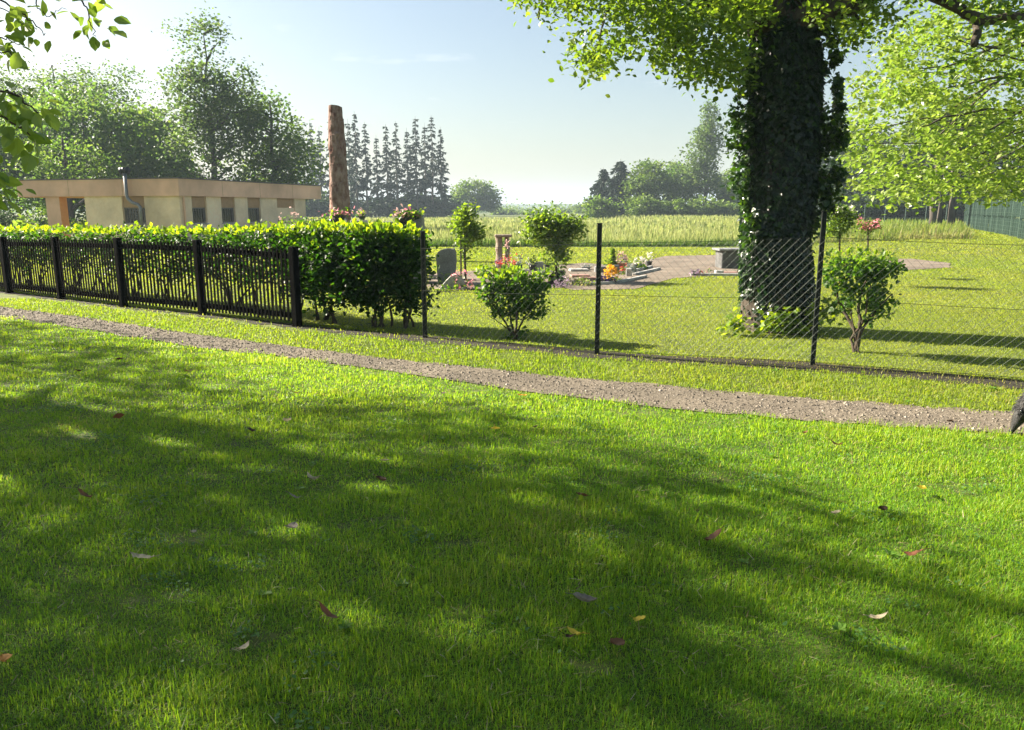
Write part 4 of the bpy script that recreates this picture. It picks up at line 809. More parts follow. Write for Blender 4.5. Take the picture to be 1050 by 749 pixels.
def window(face, a, b):
    f0 = I_+.10
    def bb(mb, p0, p1, d0, d1, z0, z1):
        if face == 'u': bbox(mb, p0, p1, d0, d1, z0, z1)
        else: bbox(mb, d0, d1, p0, p1, z0, z1)
    mb = MB(); bb(mb, a+.003, b-.003, f0-.03, f0+.12, zWin, zF-.003); mb.build('upper_panel', M['brownpanel'], bt)
    mb = MB(); t_ = .06
    bb(mb, a+.003, a+t_, f0, f0+.1, zS, zWin); bb(mb, b-t_, b-.003, f0, f0+.1, zS, zWin); bb(mb, a+t_, b-t_, f0, f0+.1, zS, zS+t_); bb(mb, a+t_, b-t_, f0, f0+.1, zWin-t_, zWin-.003)
    fo = mb.build('window', M['bars'], bt)
    mb = MB(); bb(mb, a+t_, b-t_, f0+.05, f0+.08, zS+t_, zWin-t_); mb.build('pane', M['glass'], fo)
    mb = MB(); n = max(4, int((b-a)/.16))
    for k in range(1, n): q = a+(b-a)*k/n; bb(mb, q-.012, q+.012, f0-.03, f0-.008, zS+.01, zWin-.01)
    mb.build('bars', M['bars'], fo)
    mb = MB(); bb(mb, a-.04, b+.04, I_-.04, f0-.031, zS-.05, zS-.003); mb.build('sill', M['palestone'], fo)
for a, b in bays[:3]: window('u', a, b)
window('v', vA, vB)
a, b = bays[3]; mb = MB(); bbox(mb, a+.003, b-.003, I_+.07, I_+.22, zWin, zF-.003); mb.build('upper_panel', M['brownpanel'], bt)
mb = MB(); bbox(mb, a+.003, b-.003, I_+.05, I_+.2, 0.02, zWin-.002); dd = mb.build('door', M['cream'], bt); mb = MB(); box(mb, bp(a+.12, I_+.03, 1.0), (.03, .05, .14), AXB); mb.build('handle', M['steel'], dd)
mb = MB(); dp = bp(.10, -.0, 0)-VX*.035; tube(mb, [bp(.32, .02, 0), bp(.32, .02, zF-.02)], .045, 8); mb.build('downpipe', M['fascia'], bt)
# flue
vF = along(134, VX); vE = along(146, VX); mb = MB()
zc = P(134, 177, 38)[2]; pts = [bp(-.16, vF, zc), bp(-.16, vF, zF+.05), bp(-.16, vF-.05, zF-.12), bp(-.15, vF-.28, zF-.30), bp(-.13, vE+.12, zF-.38), bp(-.12, vE, zF-.50), bp(-.12, vE, zF-.7), bp(-.12, vE, .3)]
tube(mb, pts, .078, 12); fl = mb.build('flue', M['steel'], bt, True)
mb = MB(); c = bp(-.16, vF, zc)
for k in (-1, 1): tube(mb, [c+VX*.03*k+UZ*.02, c+VX*.20*k+UZ*.02], [.10, .17], 12)
tube(mb, [c-UZ*.1, c+UZ*.16], [.10, .12], 12); mb.build('cowl', M['blackcap'], fl, True)
# ------------------------------------------------------------------ bare trunk
Yb = 26.; b = np.array([X(348, Yb), Yb, 0]); t = thing('bare_trunk', 'tall bare reddish-brown trunk with its top sawn flat, standing beyond the hedge', 'tree trunk', b)
zt_ = P(344, 110, Yb)[2]; zz = np.linspace(-.1, zt_, 40); f = zz/zt_; cx_ = np.interp(f, [0,.5,1], [P(349,222,Yb)[0], P(346.5,170,Yb)[0], P(344,110,Yb)[0]]); rr = np.interp(f, [0,.06,.2,.5,.75,.97,1], [.50,.39,.345,.295,.26,.225,.205])*(1+.03*np.sin(zz*4)+.02*np.sin(zz*9+1))
pts = np.column_stack([cx_, np.full(40, Yb), zz]); mb = MB(); n = 28; a = np.arange(n)*2*math.pi/n; V = []
for i in range(40):
    r_ = rr[i]*(1+.05*np.sin(a*3+zz[i]*.7)+.04*np.sin(a*7+zz[i]*1.9)+.03*np.sin(a*11-zz[i]*3)); V.append(np.column_stack([pts[i, 0]+r_*np.cos(a), pts[i, 1]+r_*np.sin(a), np.full(n, zz[i])+(i == 39)*.05*np.cos(a+2)]))
V = np.concatenate(V); i = np.arange(39)[:, None]*n; j = np.arange(n)[None]; j2 = (j+1) % n
mb.add(V, np.stack([i+j, i+j2, i+n+j2, i+n+j], -1).reshape(-1, 4)); mb.add(np.vstack([V[-n:], V[-n:].mean(0)]), [(k, (k+1) % n, n) for k in range(n)]); mb.build('trunk', M['totem'], t, True)
mb = MB()
for k in range(170):                    # lifted flakes of bark
    z = RNG.uniform(.3, zt_-.1); aa = RNG.uniform(0, 6.28); r0 = np.interp(z, zz, rr); c = np.array([np.interp(z, zz, cx_)+r0*1.0*math.cos(aa), Yb+r0*1.0*math.sin(aa), z]); A_ = np.array([(-math.sin(aa), math.cos(aa), 0), (math.cos(aa), math.sin(aa), RNG.normal()*.12), (0, 0, 1.)])
    box(mb, c, (RNG.uniform(.06, .16), RNG.uniform(.02, .05), RNG.uniform(.08, .3)), A_, bev=.012)
mb.build('bark_flakes', M['totem'], t)
for k in range(26):                     # knots and stubs of cut limbs
    z = RNG.uniform(.8, zt_-.3); aa = RNG.uniform(0, 6.28); r0 = np.interp(z, zz, rr); c = np.array([np.interp(z, zz, cx_)+r0*.9*math.cos(aa), Yb+r0*.9*math.sin(aa), z]); o_ = np.array([math.cos(aa), math.sin(aa), .2])
    mb = MB(); tube(mb, [c, c+o_*RNG.uniform(.02, .06)], [RNG.uniform(.06, .11), RNG.uniform(.03, .06)], 9); mb.build('knot', M['totem'], t, True)
# ------------------------------------------------------------------ graves and planting
def petals(mb, c, n, s, lsz, up=.6): 
    p = np.asarray(c)+RNG.normal(size=(n, 3))*np.asarray(s); scatter(mb, CARD, p, rframes(n, up, 0), lsz*RNG.uniform(.6, 1.3, n), RNG.random(n))
def gp(px, py): g = G(px, py); g[2] = 0; return g
def plant(name, label, cat, px, py, toppx, wpx, fm, flow=None, nleaf=70, nflow=30, pot=None, lsz=.05, fsz=.04, flowtop=True):
    b = gp(px, py); Y = b[1]; s = Y/F; h = max(.08, P(px, toppx, Y)[2]*1.12); wd_ = wpx*1.3*s/2; t = thing(name, label, cat, b); z0 = 0
    if pot:
        z0 = h*.42; mb = MB(); tube(mb, [b+[0,0,0], b+[0,0,z0*.9], b+[0,0,z0*.9], b+[0,0,z0]], [wd_*.55, wd_*.78, wd_*.9, wd_*.9], 12); mb.build('pot', M[pot], t)
    if fm:
        mb = MB(); n = nleaf; u = nrm(RNG.normal(size=(n, 3)))*(RNG.random(n)**.4)[:, None]; u[:, 2] = np.abs(u[:, 2]) if not pot else u[:, 2]*.8+.3
        p = b+[0, 0, z0]+u*np.array([wd_, wd_, max(.04, h-z0)*.85]); p[:, 2] = np.maximum(p[:, 2], .02); scatter(mb, CARD, p, rframes(n, .5, -.3), lsz*RNG.uniform(.7, 1.4, n), RNG.random(n)); mb.build('foliage', M[fm], t)
    if flow:
        mb = MB(); n = nflow; u = nrm(RNG.normal(size=(n, 3))); u[:, 2] = np.abs(u[:, 2])*1.1+.15; u[:, 1] -= .25
        p = b+[0, 0, z0]+u*np.array([wd_*.95, wd_*.95, max(.04, h-z0)*.88])
        for c in p: petals(mb, c, 4, fsz*.35, fsz)
        mb.build('flowers', M[flow], t)
    return t
def stone_slab(name, label, cat, px, py, w_, d_, h_, mat, rot=0, bev=.015, z=0):
    b = gp(px, py); b[2] = z; mb = MB(); box(mb, b+np.array([0, d_/2, h_/2]), (w_, d_, h_), rotz(rot), bev=bev); o = mb.build(name, M[mat]); origin(o, b); return tag(o, label, cat)
# upright grey headstone with an arched top
def headstone(label, px, py, outline, th, mat, tilt=0):
    b = gp(px, py); Y = b[1]; t = thing('headstone', label, 'headstone', b); pts = np.array([P(a, c, Y) for a, c in outline]); n = len(pts); mb = MB(); f = pts.copy(); k = pts.copy(); k[:, 1] += th
    ins = (f-f.mean(0))*.94+f.mean(0); ins[:, 1] -= .02; V = np.concatenate([ins, f, k]); j = np.arange(n); j2 = (j+1) % n
    mb.add2(V, np.concatenate([np.stack([j, j+n, j2+n, j2], -1), np.stack([j+n, j+2*n, j2+2*n, j2+n], -1)]), [], .5)
    mb.add(np.vstack([ins, ins.mean(0)]), [(j_, (j_+1) % n, n) for j_ in range(n)]); mb.add(np.vstack([k, k.mean(0)]), [((j_+1) % n, j_, n) for j_ in range(n)]); mb.build('stone', M[mat], t)
    return t, b
headstone('grey rounded headstone right of the hedge end', 458, 290, [(449,291),(447,262),(449,258.5),(454,256),(460,255),(466,255.5),(467.5,259),(468,268),(467,280),(468,291)], .14, 'granite')
headstone('low pale sloping stone wedge at the foot of the grey headstone', 463, 297, [(450,297),(456,289),(462,283),(468,281),(476,290),(478,297)], .22, 'palestone')
plant('heather_clump', 'dark bronze clump with pink flowers at the staked young tree foot', 'plant', 473, 297, 281, 20, 'crownleaf', 'pink', 90, 26, None, .05, .04)
plant('green_sprigs', 'bright green sprigs just under the grey headstone', 'plant', 459, 292, 279, 18, 'bright', None, 50, 0, None, .06)
plant('ground_cover', 'low dark planting in front of the sloping stone wedge', 'plant', 452, 299, 292, 22, 'hedge', None, 70, 0, None, .05)
# young trees
def youngtree(label, px, py, blobs, n, per, lsz, fm, stake, csz=.12, stemblob=None):
    b = gp(px, py); Y = b[1]; t = thing('young_tree', label, 'young tree', b); s = Y/F; top = P(px, min(q[1] for q in blobs)-3, Y)[2]; mb = MB()
    st = wig(b-[0,0,.05], np.array([b[0], Y, top]), 8, .012); tube(mb, st, np.linspace(.035, .012, 8), 6); cc = []
    for (cx, cy, rx, ry, wt) in blobs:
        k = int(n*wt); u = nrm(RNG.normal(size=(k, 3)))*(RNG.random(k)**.45)[:, None]; cc.append(P(cx, cy, Y)+u*np.array([rx*s, rx*s, ry*s]))
    cc = np.concatenate(cc); limbs(mb, st[3:], cc[RNG.choice(len(cc), min(18, len(cc)), replace=False)], .012, 4, .06); mb.build('trunk', M['twig'], t, True)
    mb = MB(); foliage(mb, cc, per, csz, lsz, RICH, .5, .4, .8, (.2, .9)); mb.build('crown', M[fm], t)
    if stake: mb = MB(); tube(mb, [b+[-.09, -.02, -.05], b+[-.09, -.02, 1.05]], .022, 6); mb.build('stake', M['bark_far'], t)
youngtree('slim young tree with a reddish top and a stake, beside the grey headstone', 477, 288, [(478,224,9,9,.7),(472,234,10,8,.6),(484,238,12,8,.7),(478,245,10,5,.4),(480,217,5,4,.2),(477,258,3,12,.18)], 46, 11, .09, 'young', True, .10)
youngtree('wider leafy young tree on a thin trunk with low shoots, behind the round shrub', 570, 288, [(566,232,18,10,1.),(552,238,12,10,.7),(582,236,12,12,.8),(562,225,12,6,.5),(590,230,6,6,.25),(548,228,6,6,.25),(575,262,7,18,.5),(568,250,8,12,.4)], 60, 13, .09, 'young', False, .12)
# stone table monument: slab on two posts
b = gp(516, 277); Y = b[1]; s = Y/F; t = thing('stone_monument', 'brown stone slab laid across two upright stone posts, flowers at its foot', 'monument', b)
zt_ = P(516, 243, Y)[2]
for px, w_, lab in ((512, .16, 1), (520.5, .11, 0)):
    mb = MB(); c = np.array([X(px, Y), Y, 0]); pts = [c+[-.01*lab, 0, z] for z in np.linspace(-.05, zt_, 7)]; loft(mb, np.array(pts)+RNG.normal(size=(7, 3))*.008, np.full(7, w_*.55)*RNG.uniform(.9, 1.12, 7), 10, .08, 9); mb.build('upright', M['brownstone'], t)
mb = MB(); box(mb, np.array([X(516, Y), Y, zt_+.025]), (.46, .30, .07), rotz(.05), bev=.02); mb.build('top_slab', M['brownstone'], t)
plant('flower_clump', 'red and pink flowers at the right foot of the stone slab monument', 'flowers', 519, 281, 266, 18, 'hedge', 'red', 50, 34, None, .05, .05)
plant('flower_clump', 'tall blush pink blooms climbing the right post of the stone slab monument', 'flowers', 520.5, 279, 252, 7, 'hedge', 'blush', 30, 22, None, .04, .045)
plant('flower_clump', 'dark plum flowers at the left foot of the stone slab monument', 'flowers', 511, 281, 267, 9, 'dark', 'mauve', 40, 14, None, .04, .04)
plant('grave_lantern_plant', 'grey-blue pot plant with one red bloom right of the stone slab monument', 'plant', 532, 279, 262, 7, 'silver', 'red', 40, 3, 'slate', .05, .04)
plant('potted_plant', 'dark green plant in a slate pot left of the grey block', 'plant', 546, 278, 264, 8, 'hedge', None, 60, 0, 'slate', .05)
plant('potted_plant', 'small white-flowered plant behind the round shrub, left of the slate pot', 'plant', 541, 279, 266, 5, 'silver', 'white', 30, 10, None, .04, .03)
plant('potted_plant', 'dark round plant in a pot just left of the wider young tree', 'plant', 561, 277, 265, 6, 'hedge', None, 60, 0, 'slate', .05)
stone_slab('grave_block', 'low grey stone block between the two dark pots', 'gravestone', 553, 278, .22, .12, .24, 'palestone')
stone_slab('kerb_stone', 'pale kerb stone at the foot of the wider young tree', 'kerb stone', 563, 280, .55, .09, .05, 'palestone')
plant('heather_clump', 'mauve heather mound at the corner of the gravel, below the wider young tree', 'plant', 576, 295, 284, 15, 'mauve', 'mauve', 60, 18, None, .04, .03)
plant('low_shrub', 'dark red-leaved cushion behind the mauve heather mound', 'plant', 575, 289, 279, 12, 'dark', None, 60, 0, None, .05)
plant('low_shrub', 'broad low green cushion between the mauve heather and the middle fence post', 'plant', 594, 293, 283, 24, 'rough', None, 150, 0, None, .05)
stone_slab('grave_slab', 'reddish flat grave slab behind the low green cushion', 'grave slab', 595, 285, .45, .35, .06, 'redstone', .1)
stone_slab('grave_slab', 'pale flat grave slab just beyond the reddish one', 'grave slab', 594, 279, .5, .3, .07, 'palestone', .1)
plant('succulent_bowl', 'grey-green bowl plant on the pale flat slab', 'plant', 601, 277, 271, 9, 'silver', None, 50, 0, 'slate', .05)
# row of grave planting right of the middle post
t = thing('dwarf_conifer', 'small pointed dwarf conifer rising above the yellow flowers', 'conifer', gp(628, 277)); spruce_parts(P(628, 257, gp(628, 277)[1])[2], .16, .02, 90, t)
for ch in list(t.children):
    if ch.name.startswith('crown'): bpy.data.objects.remove(ch)
b = gp(628, 277); mb = MB(); n = 500; f = RNG.random(n)**1.3; hh = P(628, 257, b[1])[2]; a = RNG.uniform(0, 6.28, n); r_ = .15*(1-f)**1.2*RNG.random(n)**.4; p = b+np.column_stack([r_*np.cos(a), r_*np.sin(a), f*hh+.02]); scatter(mb, CARD, p, rframes(n, .2, -1.2), RNG.uniform(.04, .08, n), RNG.random(n)*.8); mb.build('crown', M['young'], t)
plant('potted_flowers', 'bright yellow-orange flowers just right of the middle fence post', 'flowers', 626, 287, 275, 11, 'hedge', 'yellow', 40, 60, None, .05, .055)
plant('flower_clump', 'purple flowers at the foot of the yellow-orange ones, against the post', 'flowers', 619, 291, 284, 11, 'dark', 'purple', 40, 40, None, .04, .045)
plant('low_shrub', 'lime green tuft right of the yellow-orange flowers', 'plant', 634, 289, 284, 6, 'bright', None, 60, 0, None, .05)
plant('flower_clump', 'dark violet pansies between the yellow flowers and the lime tuft', 'flowers', 628, 290, 285, 6, 'dark', 'purple', 40, 14, None, .04, .03)
plant('low_shrub', 'dark rounded plant left of the dwarf conifer', 'plant', 623, 275, 267, 8, 'hedge', None, 60, 0, None, .05)
plant('potted_flowers', 'pink and cream flowers right behind the dwarf conifer', 'flowers', 637, 277, 262, 9, 'silver', 'blush', 50, 30, 'terracotta', .05, .05)
plant('potted_flowers', 'rusty flowers in the middle of the planted row', 'flowers', 640, 282, 272, 9, 'crownleaf', 'red', 60, 12, None, .05, .04)
plant('silver_plant', 'silvery bush right of the middle of the planted row', 'plant', 647, 281, 270, 8, 'silver', None, 130, 0, None, .05)
plant('silver_plant', 'pale grey-leaved plant behind the rusty flowers', 'plant', 643, 277, 267, 7, 'silver', 'white', 60, 12, None, .05, .04)
plant('potted_flowers', 'white flowers in the last pot but one of the planted row', 'flowers', 655, 276, 266, 10, 'hedge', 'white', 60, 30, 'slate', .05, .045)
plant('low_shrub', 'dark green mat between the silvery bush and the white flowers', 'plant', 657, 277, 270, 12, 'hedge', None, 90, 0, None, .05)
plant('potted_flowers', 'pale yellow bloom in the tall dark pot at the right end of the planted row', 'flowers', 665.5, 274, 261.5, 6, 'hedge', 'white', 30, 14, 'slate', .04, .045)
stone_slab('grave_stone', 'small upright grey stone in the planted row behind the yellow flowers', 'gravestone', 631, 281, .2, .1, .22, 'granite', .2)
stone_slab('grave_stone', 'small pale leaning stone beside the silvery bush', 'gravestone', 645, 284, .14, .08, .2, 'palestone', -.3)
stone_slab('grave_slab', 'pale slab left of the middle post, in the gravel', 'grave slab', 606, 288, .5, .25, .07, 'redstone', .05)
stone_slab('grave_bowl_stand', 'grey square stone seen right behind the middle post', 'gravestone', 616, 280, .3, .2, .16, 'granite', .1)
def kerb(label, a, b_):
    p, q = gp(*a), gp(*b_); d = q-p; ln = np.linalg.norm(d); mb = MB(); box(mb, (p+q)/2+[0, 0, .03], (ln, .09, .075), rotz(math.atan2(d[1], d[0])), bev=.01); o = mb.build('kerb_stone', M['palestone']); origin(o, (p+q)/2); tag(o, label, 'kerb stone')
kerb('front kerb stone along the gravel right of the yellow flowers', (634,291), (662,285)); kerb('second kerb stone line behind the front one', (650,283), (676,277)); kerb('rear kerb stone under the white flowers', (650,279), (668,275)); kerb('kerb stone running from the purple flowers to the middle post', (600,293), (630,292))
# tomb with slab and edging by the ivy trunk
b = gp(752, 276); Y = b[1]; t = thing('stone_tomb', 'grey stone tomb block with pale top slab, left of the ivy-clad trunk', 'tomb', b); s = Y/F
mb = MB(); w_ = 26*s; box(mb, b+np.array([.02, .35, .24]), (w_, .7, .48), rotz(0), bev=.015); mb.build('block', M['darkgranite'], t)
mb = MB(); box(mb, b+np.array([-.03, .33, .515]), (w_+.10, .8, .06), rotz(0), bev=.012); mb.build('top_slab', M['granite'], t)
kerb('low stone edging in front of the tomb block', (708,283), (768,283.5))
plant('flower_clump', 'mauve flowers in a tray at the left end of the tomb edging', 'flowers', 712, 283, 278, 7, 'dark', 'mauve', 30, 20, 'slate', .04, .04)
plant('flower_clump', 'dark red flowers next to the mauve tray before the tomb', 'flowers', 718, 283, 279, 4, 'dark', 'red', 20, 14, None, .04, .03)
plant('flower_clump', 'blush flowers on the gravel midway before the tomb', 'flowers', 727, 281, 275.5, 8, 'hedge', 'blush', 30, 14, None, .04, .03)
stone_slab('grave_bowl', 'pale square stone bowl before the left corner of the tomb', 'bowl', 738, 283, .2, .16, .13, 'palestone')
stone_slab('grave_slab', 'reddish pebble-filled bed slab in front of the tomb', 'grave slab', 752, 282, .5, .3, .06, 'redstone')
# dark graves behind the hedge
def steleflow(label, pxa, pxb, ptop, Y, fm, dark, sidepx=None, lab2=None, nfl=40):
    c = np.array([(X(pxa, Y)+X(pxb, Y))/2, Y, 0]); w_ = X(pxb, Y)-X(pxa, Y); h = P((pxa+pxb)/2, ptop, Y)[2]; t = thing('grave_monument', label, 'gravestone', c)
    mb = MB(); box(mb, c+[0, .2, h/2], (w_, .4, h), rotz(.05), bev=.02); mb.build('block', M[dark], t)
    if sidepx:
        mb = MB(); a, b_ = sidepx; p0 = np.array([X(a, Y), Y-.02, h+.06]); p1 = np.array([X(b_, Y), Y-.02, .0]); tp_ = np.array([[p0[0]-.16, Y-.04, h+.02], [p0[0]+.05, Y-.04, h+.10], [p1[0]+.02, Y-.04, 0], [p0[0]-.16, Y-.04, 0]]); bk = tp_+[0, .5, 0]
        mb.add(np.vstack([tp_, bk]), [(0,3,2,1),(4,5,6,7),(0,1,5,4),(1,2,6,5),(2,3,7,6),(3,0,4,7)]); mb.build('side_stone', M['granite'], t)
    for fx, col, n_, sx in fm:
        pc = np.array([X(fx, Y), Y+.1, h]); pl = thing('flower_bowl', lab2[fx], 'flowers', pc, None); mb = MB(); tube(mb, [pc+[0, 0, .003], pc+[0, 0, .10]], [sx*.5, sx*.75], 10); mb.build('bowl', M['slate'], pl)
        mb = MB(); p = pc+RNG.normal(size=(n_*2, 3))*[sx*.55, .10, .05]+[0, 0, .14]; scatter(mb, CARD, p, rframes(n_*2, .4, -.4), RNG.uniform(.05, .09, n_*2), RNG.random(n_*2)); mb.build('foliage', M['hedge'], pl)
        mb = MB(); p = pc+RNG.normal(size=(n_, 3))*[sx*.6, .10, .06]+[0, -.05, .17]; scatter(mb, CARD, p, rframes(n_, .4, 0), RNG.uniform(.05, .10, n_), RNG.random(n_)); mb.build('flowers', M[col], pl)
steleflow('black granite monument right of the bare trunk, nearest the mesh fence', 407, 428, 228, 17, [(411,'blush',30,.2),(419,'pink',34,.22),(426,'bright',30,.14)], 'blackgranite', (430,433.5), {411:'blush flower bowl at the left of the right-hand black monument',419:'largest pink flower bowl on the right-hand black monument',426:'green leafy bowl at the right of the right-hand black monument'})
steleflow('black granite monument at the foot of the bare trunk, above the hedge', 337, 352, 225, 19, [(347,'pink',44,.26)], 'blackgranite', None, {347:'pink flower bowl on the black monument at the bare trunk foot'})
steleflow('pale and black low stone right of the bare trunk foot, above the hedge', 358, 374, 226, 19.4, [(370,'blush',20,.12)], 'palestone', None, {370:'small blush flower bowl on the low pale stone'})
steleflow('narrow grey stone between the two black monuments, above the hedge', 391, 402, 227.5, 18.4, [], 'granite')
plant('garden_bush', 'pale pink-flowered rose bush in front of the building end wall', 'bush', 298, 252, 219, 22, 'far_c', 'blush', 420, 26, None, .10, .07)
plant('garden_bush', 'light green leafy bush poking above the hedge left of the porch pillar', 'bush', 28, 262, 220, 26, 'bright', None, 240, 0, None, .14)
# roses on stems at the right
def rose(label, px, py, blobs, flow, nf, fm='hedge', n=40, post=True):
    b = gp(px, py); b[2] = 0; Y = b[1]; s = Y/F; t = thing('standard_rose', label, 'rose', b); mb = MB(); top = P(px, blobs[0][1], Y)
    tube(mb, [b-[0, 0, .05], top], .018, 6); cc = []
    for (cx, cy, rx, ry, wt) in blobs:
        k = int(n*wt); u = nrm(RNG.normal(size=(k, 3)))*(RNG.random(k)**.45)[:, None]; cc.append(P(cx, cy, Y)+u*np.array([rx*s, rx*s, ry*s]))
    cc = np.concatenate(cc); limbs(mb, np.array([b+(top-b)*k for k in np.linspace(.5, 1, 5)]), cc[:14], .01, 4); mb.build('stem', M['twig'], t)
    mb = MB(); foliage(mb, cc, 14, .07, .065, LEAF4, .5, .2, .8); mb.build('foliage', M[fm], t); mb = MB()
    for c in cc[RNG.choice(len(cc), nf)]: petals(mb, c+RNG.normal(size=3)*.05+[0, -.06, .05], 7, .025, .06)
    mb.build('flowers', M[flow], t)
rose('tall rose bush with whitish blooms between the ivy-clad trunk and the pink rose', 861, 292, [(862,228,14,12,1.4),(856,238,10,6,.5),(858,216,10,5,.5),(868,220,8,6,.4)], 'white', 16, 'crownleaf', 50)
rose('pink standard rose with a bare stem, right of the tallest fence post', 890, 284, [(890,235,9,6,.7),(882,230,6,4,.3),(897,229,6,4,.3)], 'pink', 26, 'crownleaf', 26)
# green screen on the right
p0 = np.append(G(990, 236)[:2], 0); g0, g1 = np.array([X(990, 52), 52, 0]), np.array([X(1110, 24), 24, 0]); t = thing('green_screen_fence', 'dark green woven privacy screen on a wire fence at the right edge', 'fence', (g0+g1)/2)
dv = g1-g0; ln = np.linalg.norm(dv); u = dv/ln; nv = np.array([u[1], -u[0], 0]); nv = nv if nv[0] < 0 else -nv; npn = 15
for k in range(npn):
    a, b_ = g0+dv*k/npn, g0+dv*(k+1)/npn; za = float(hgt(a[0], a[1])); c = (a+b_)/2; zc = float(hgt(c[0], c[1])); drop = .0; w_ = ln/npn; h = 1.62; R_ = np.array([u, nv, UZ])
    pn = MB()
    for r_ in range(2):
        z0, z1 = zc+.05+r_*h/2, zc+.05+(r_+1)*h/2-.05; m = 4
        for q in range(m):
            cc_ = a+dv/npn*((q+.5)/m); box(pn, np.array([cc_[0], cc_[1], (z0+z1)/2])+nv*RNG.uniform(-.012, .012), (w_/m*RNG.uniform(.86, .97), .02, (z1-z0)*RNG.uniform(.93, 1.0)), R_)
    pn.build('screen_panel', M['greenslat'], t)
    pn = MB(); box(pn, np.array([a[0], a[1], zc+h/2]), (.06, .06, h+.1), R_, bev=.006); pn.build('post', M['greenwire'], t)
    pn = MB()
    for z in np.linspace(.05, h, 9): box(pn, c+nv*.03+[0, 0, zc+z], (w_-.06, .008, .012), R_)
    for q in range(1, 8): box(pn, a+dv/npn*q/8+nv*.042+[0, 0, zc+h/2], (.012, .008, h), R_)
    pn.build('wire_frame', M['greenwire'], t)
# a wire fence line at the field's far side
t = thing('field_wire_fence', 'thin wire fence on slim posts along the far side of the meadow', 'fence', (X(900, 60), 60, 0)); 
for px in range(866, 985, 21):
    x = X(px, 60); mb = MB(); tube(mb, [(x, 60, -.1), (x, 60, 2.0)], .03, 5); mb.build('post', M['greenwire'], t)
mb = MB()
for z in (.5, 1., 1.5, 1.9): tube(mb, [(X(864, 60), 60, z), (X(988, 60), 60, z)], .008, 3)
mb.build('wires', M['greenwire'], t)
# ------------------------------------------------------------------ dog
nose = gp(1036.5, 446); Yd = nose[1]; s = Yd/F; t = thing('dog', 'dark shaggy dog at the right edge with its head lowered to the gravel path', 'dog', (nose[0]+.75, Yd+.05, 0))
def dpt(px, py, dy=0): p = P(px, py, Yd+dy); return p
nx, ny = nose[0], Yd
J = {'pelvis':(nx+1.15,ny+.12,.50),'belly':(nx+.85,ny+.10,.48),'chest':(nx+.55,ny+.06,.46),'withers':(nx+.36,ny+.03,.42),'neck':(nx+.20,ny+.01,.335),'skull':(nx+.105,ny,.225),'stop':(nx+.055,ny,.15),'muzzle':(nx+.022,ny,.075),'nose':(nx+.004,ny,.022),
     'tail1':(nx+1.32,ny+.14,.52),'tail2':(nx+1.5,ny+.18,.62)}
ed = [('pelvis','belly'),('belly','chest'),('chest','withers'),('withers','neck'),('neck','skull'),('skull','stop'),('stop','muzzle'),('muzzle','nose'),('pelvis','tail1'),('tail1','tail2')]
rad = {'pelvis':.12,'belly':.125,'chest':.155,'withers':.12,'neck':.095,'skull':.080,'stop':.056,'muzzle':.030,'nose':.014,'tail1':.04,'tail2':.02}
for sd, sg in (('l', -1), ('r', 1)):
    for nm, p, r_, par in [('sh',(nx+.50,ny+.06+sg*.10,.36),.075,'chest'),('el',(nx+.55,ny+.06+sg*.11,.26),.05,'sh'),('wr',(nx+.52,ny+.06+sg*.11,.11),.034,'el'),('fp',(nx+.49,ny+.06+sg*.11,.03),.036,'wr'),
                           ('hip',(nx+1.15,ny+.12+sg*.09,.40),.09,'pelvis'),('kn',(nx+1.06,ny+.12+sg*.11,.29),.06,'hip'),('hk',(nx+1.22,ny+.12+sg*.11,.17),.036,'kn'),('hp',(nx+1.18,ny+.12+sg*.11,.03),.036,'hk')]:
        J[sd+nm] = p; rad[sd+nm] = r_; ed.append((par if par in ('chest','pelvis') else sd+par, sd+nm))
names = list(J); me = bpy.data.meshes.new('body'); o_ = np.array(t['_o']); me.from_pydata([tuple(np.array(J[k])-o_) for k in names], [(names.index(a), names.index(b_)) for a, b_ in ed], [])
body = bpy.data.objects.new('body', me); COL.objects.link(body); body.parent = t; me.materials.append(M['fur'])
md = body.modifiers.new('skin', 'SKIN'); sv = me.skin_vertices[0].data
for i, k in enumerate(names): sv[i].radius = (rad[k], rad[k]); sv[i].use_root = (k == 'pelvis')
ms = body.modifiers.new('sub', 'SUBSURF'); ms.levels = 2; ms.render_levels = 2; md.use_smooth_shade = True
mb = MB()                                   # shaggy coat
segs_ = [(J[a], J[b_], rad[a], rad[b_]) for a, b_ in ed if a in ('chest','withers','neck','belly','pelvis','skull')]
for a, b_, ra, rb_ in segs_:
    n = 420; u = RNG.random(n); a, b_ = np.array(a), np.array(b_); d = nrm(b_-a); y = None; c = a+(b_-a)*u[:, None]; q = RNG.normal(size=(n, 3)); q -= (q@d)[:, None]*d; q = nrm(q); rr = ra+(rb_-ra)*u
    y = q*.45+np.array([0, 0, -.8])+d*.3+RNG.normal(size=(n, 3))*.25; scatter(mb, (np.array([(-.07,0,0),(.07,0,0),(.05,.6,.08),(0,1,0)], float), None, np.array([(0,1,2),(0,2,3)])), c+q*(rr*.93)[:, None], frames(y, q), RNG.uniform(.02, .045, n), RNG.random(n))
mb.build('coat', M['fur'], t)
for sg in (-1, 1):
    mb = MB(); e0 = np.array(J['skull'])+[.03, sg*.065, .045]; tube(mb, [e0, e0+[-.0, sg*.035, -.05], e0+[-.005, sg*.04, -.12], e0+[.0, sg*.035, -.16]], [.02, .042, .038, .010], 8); mb.build('ear', M['fur'], t, True)
    mb = MB(); e0 = np.array(J['stop'])+[-.03, sg*.040, .035]; tube(mb, [e0-[.006, 0, 0], e0+[.006, 0, 0]], [.009, .009], 8); mb.build('eye', M['glass'], t, True)
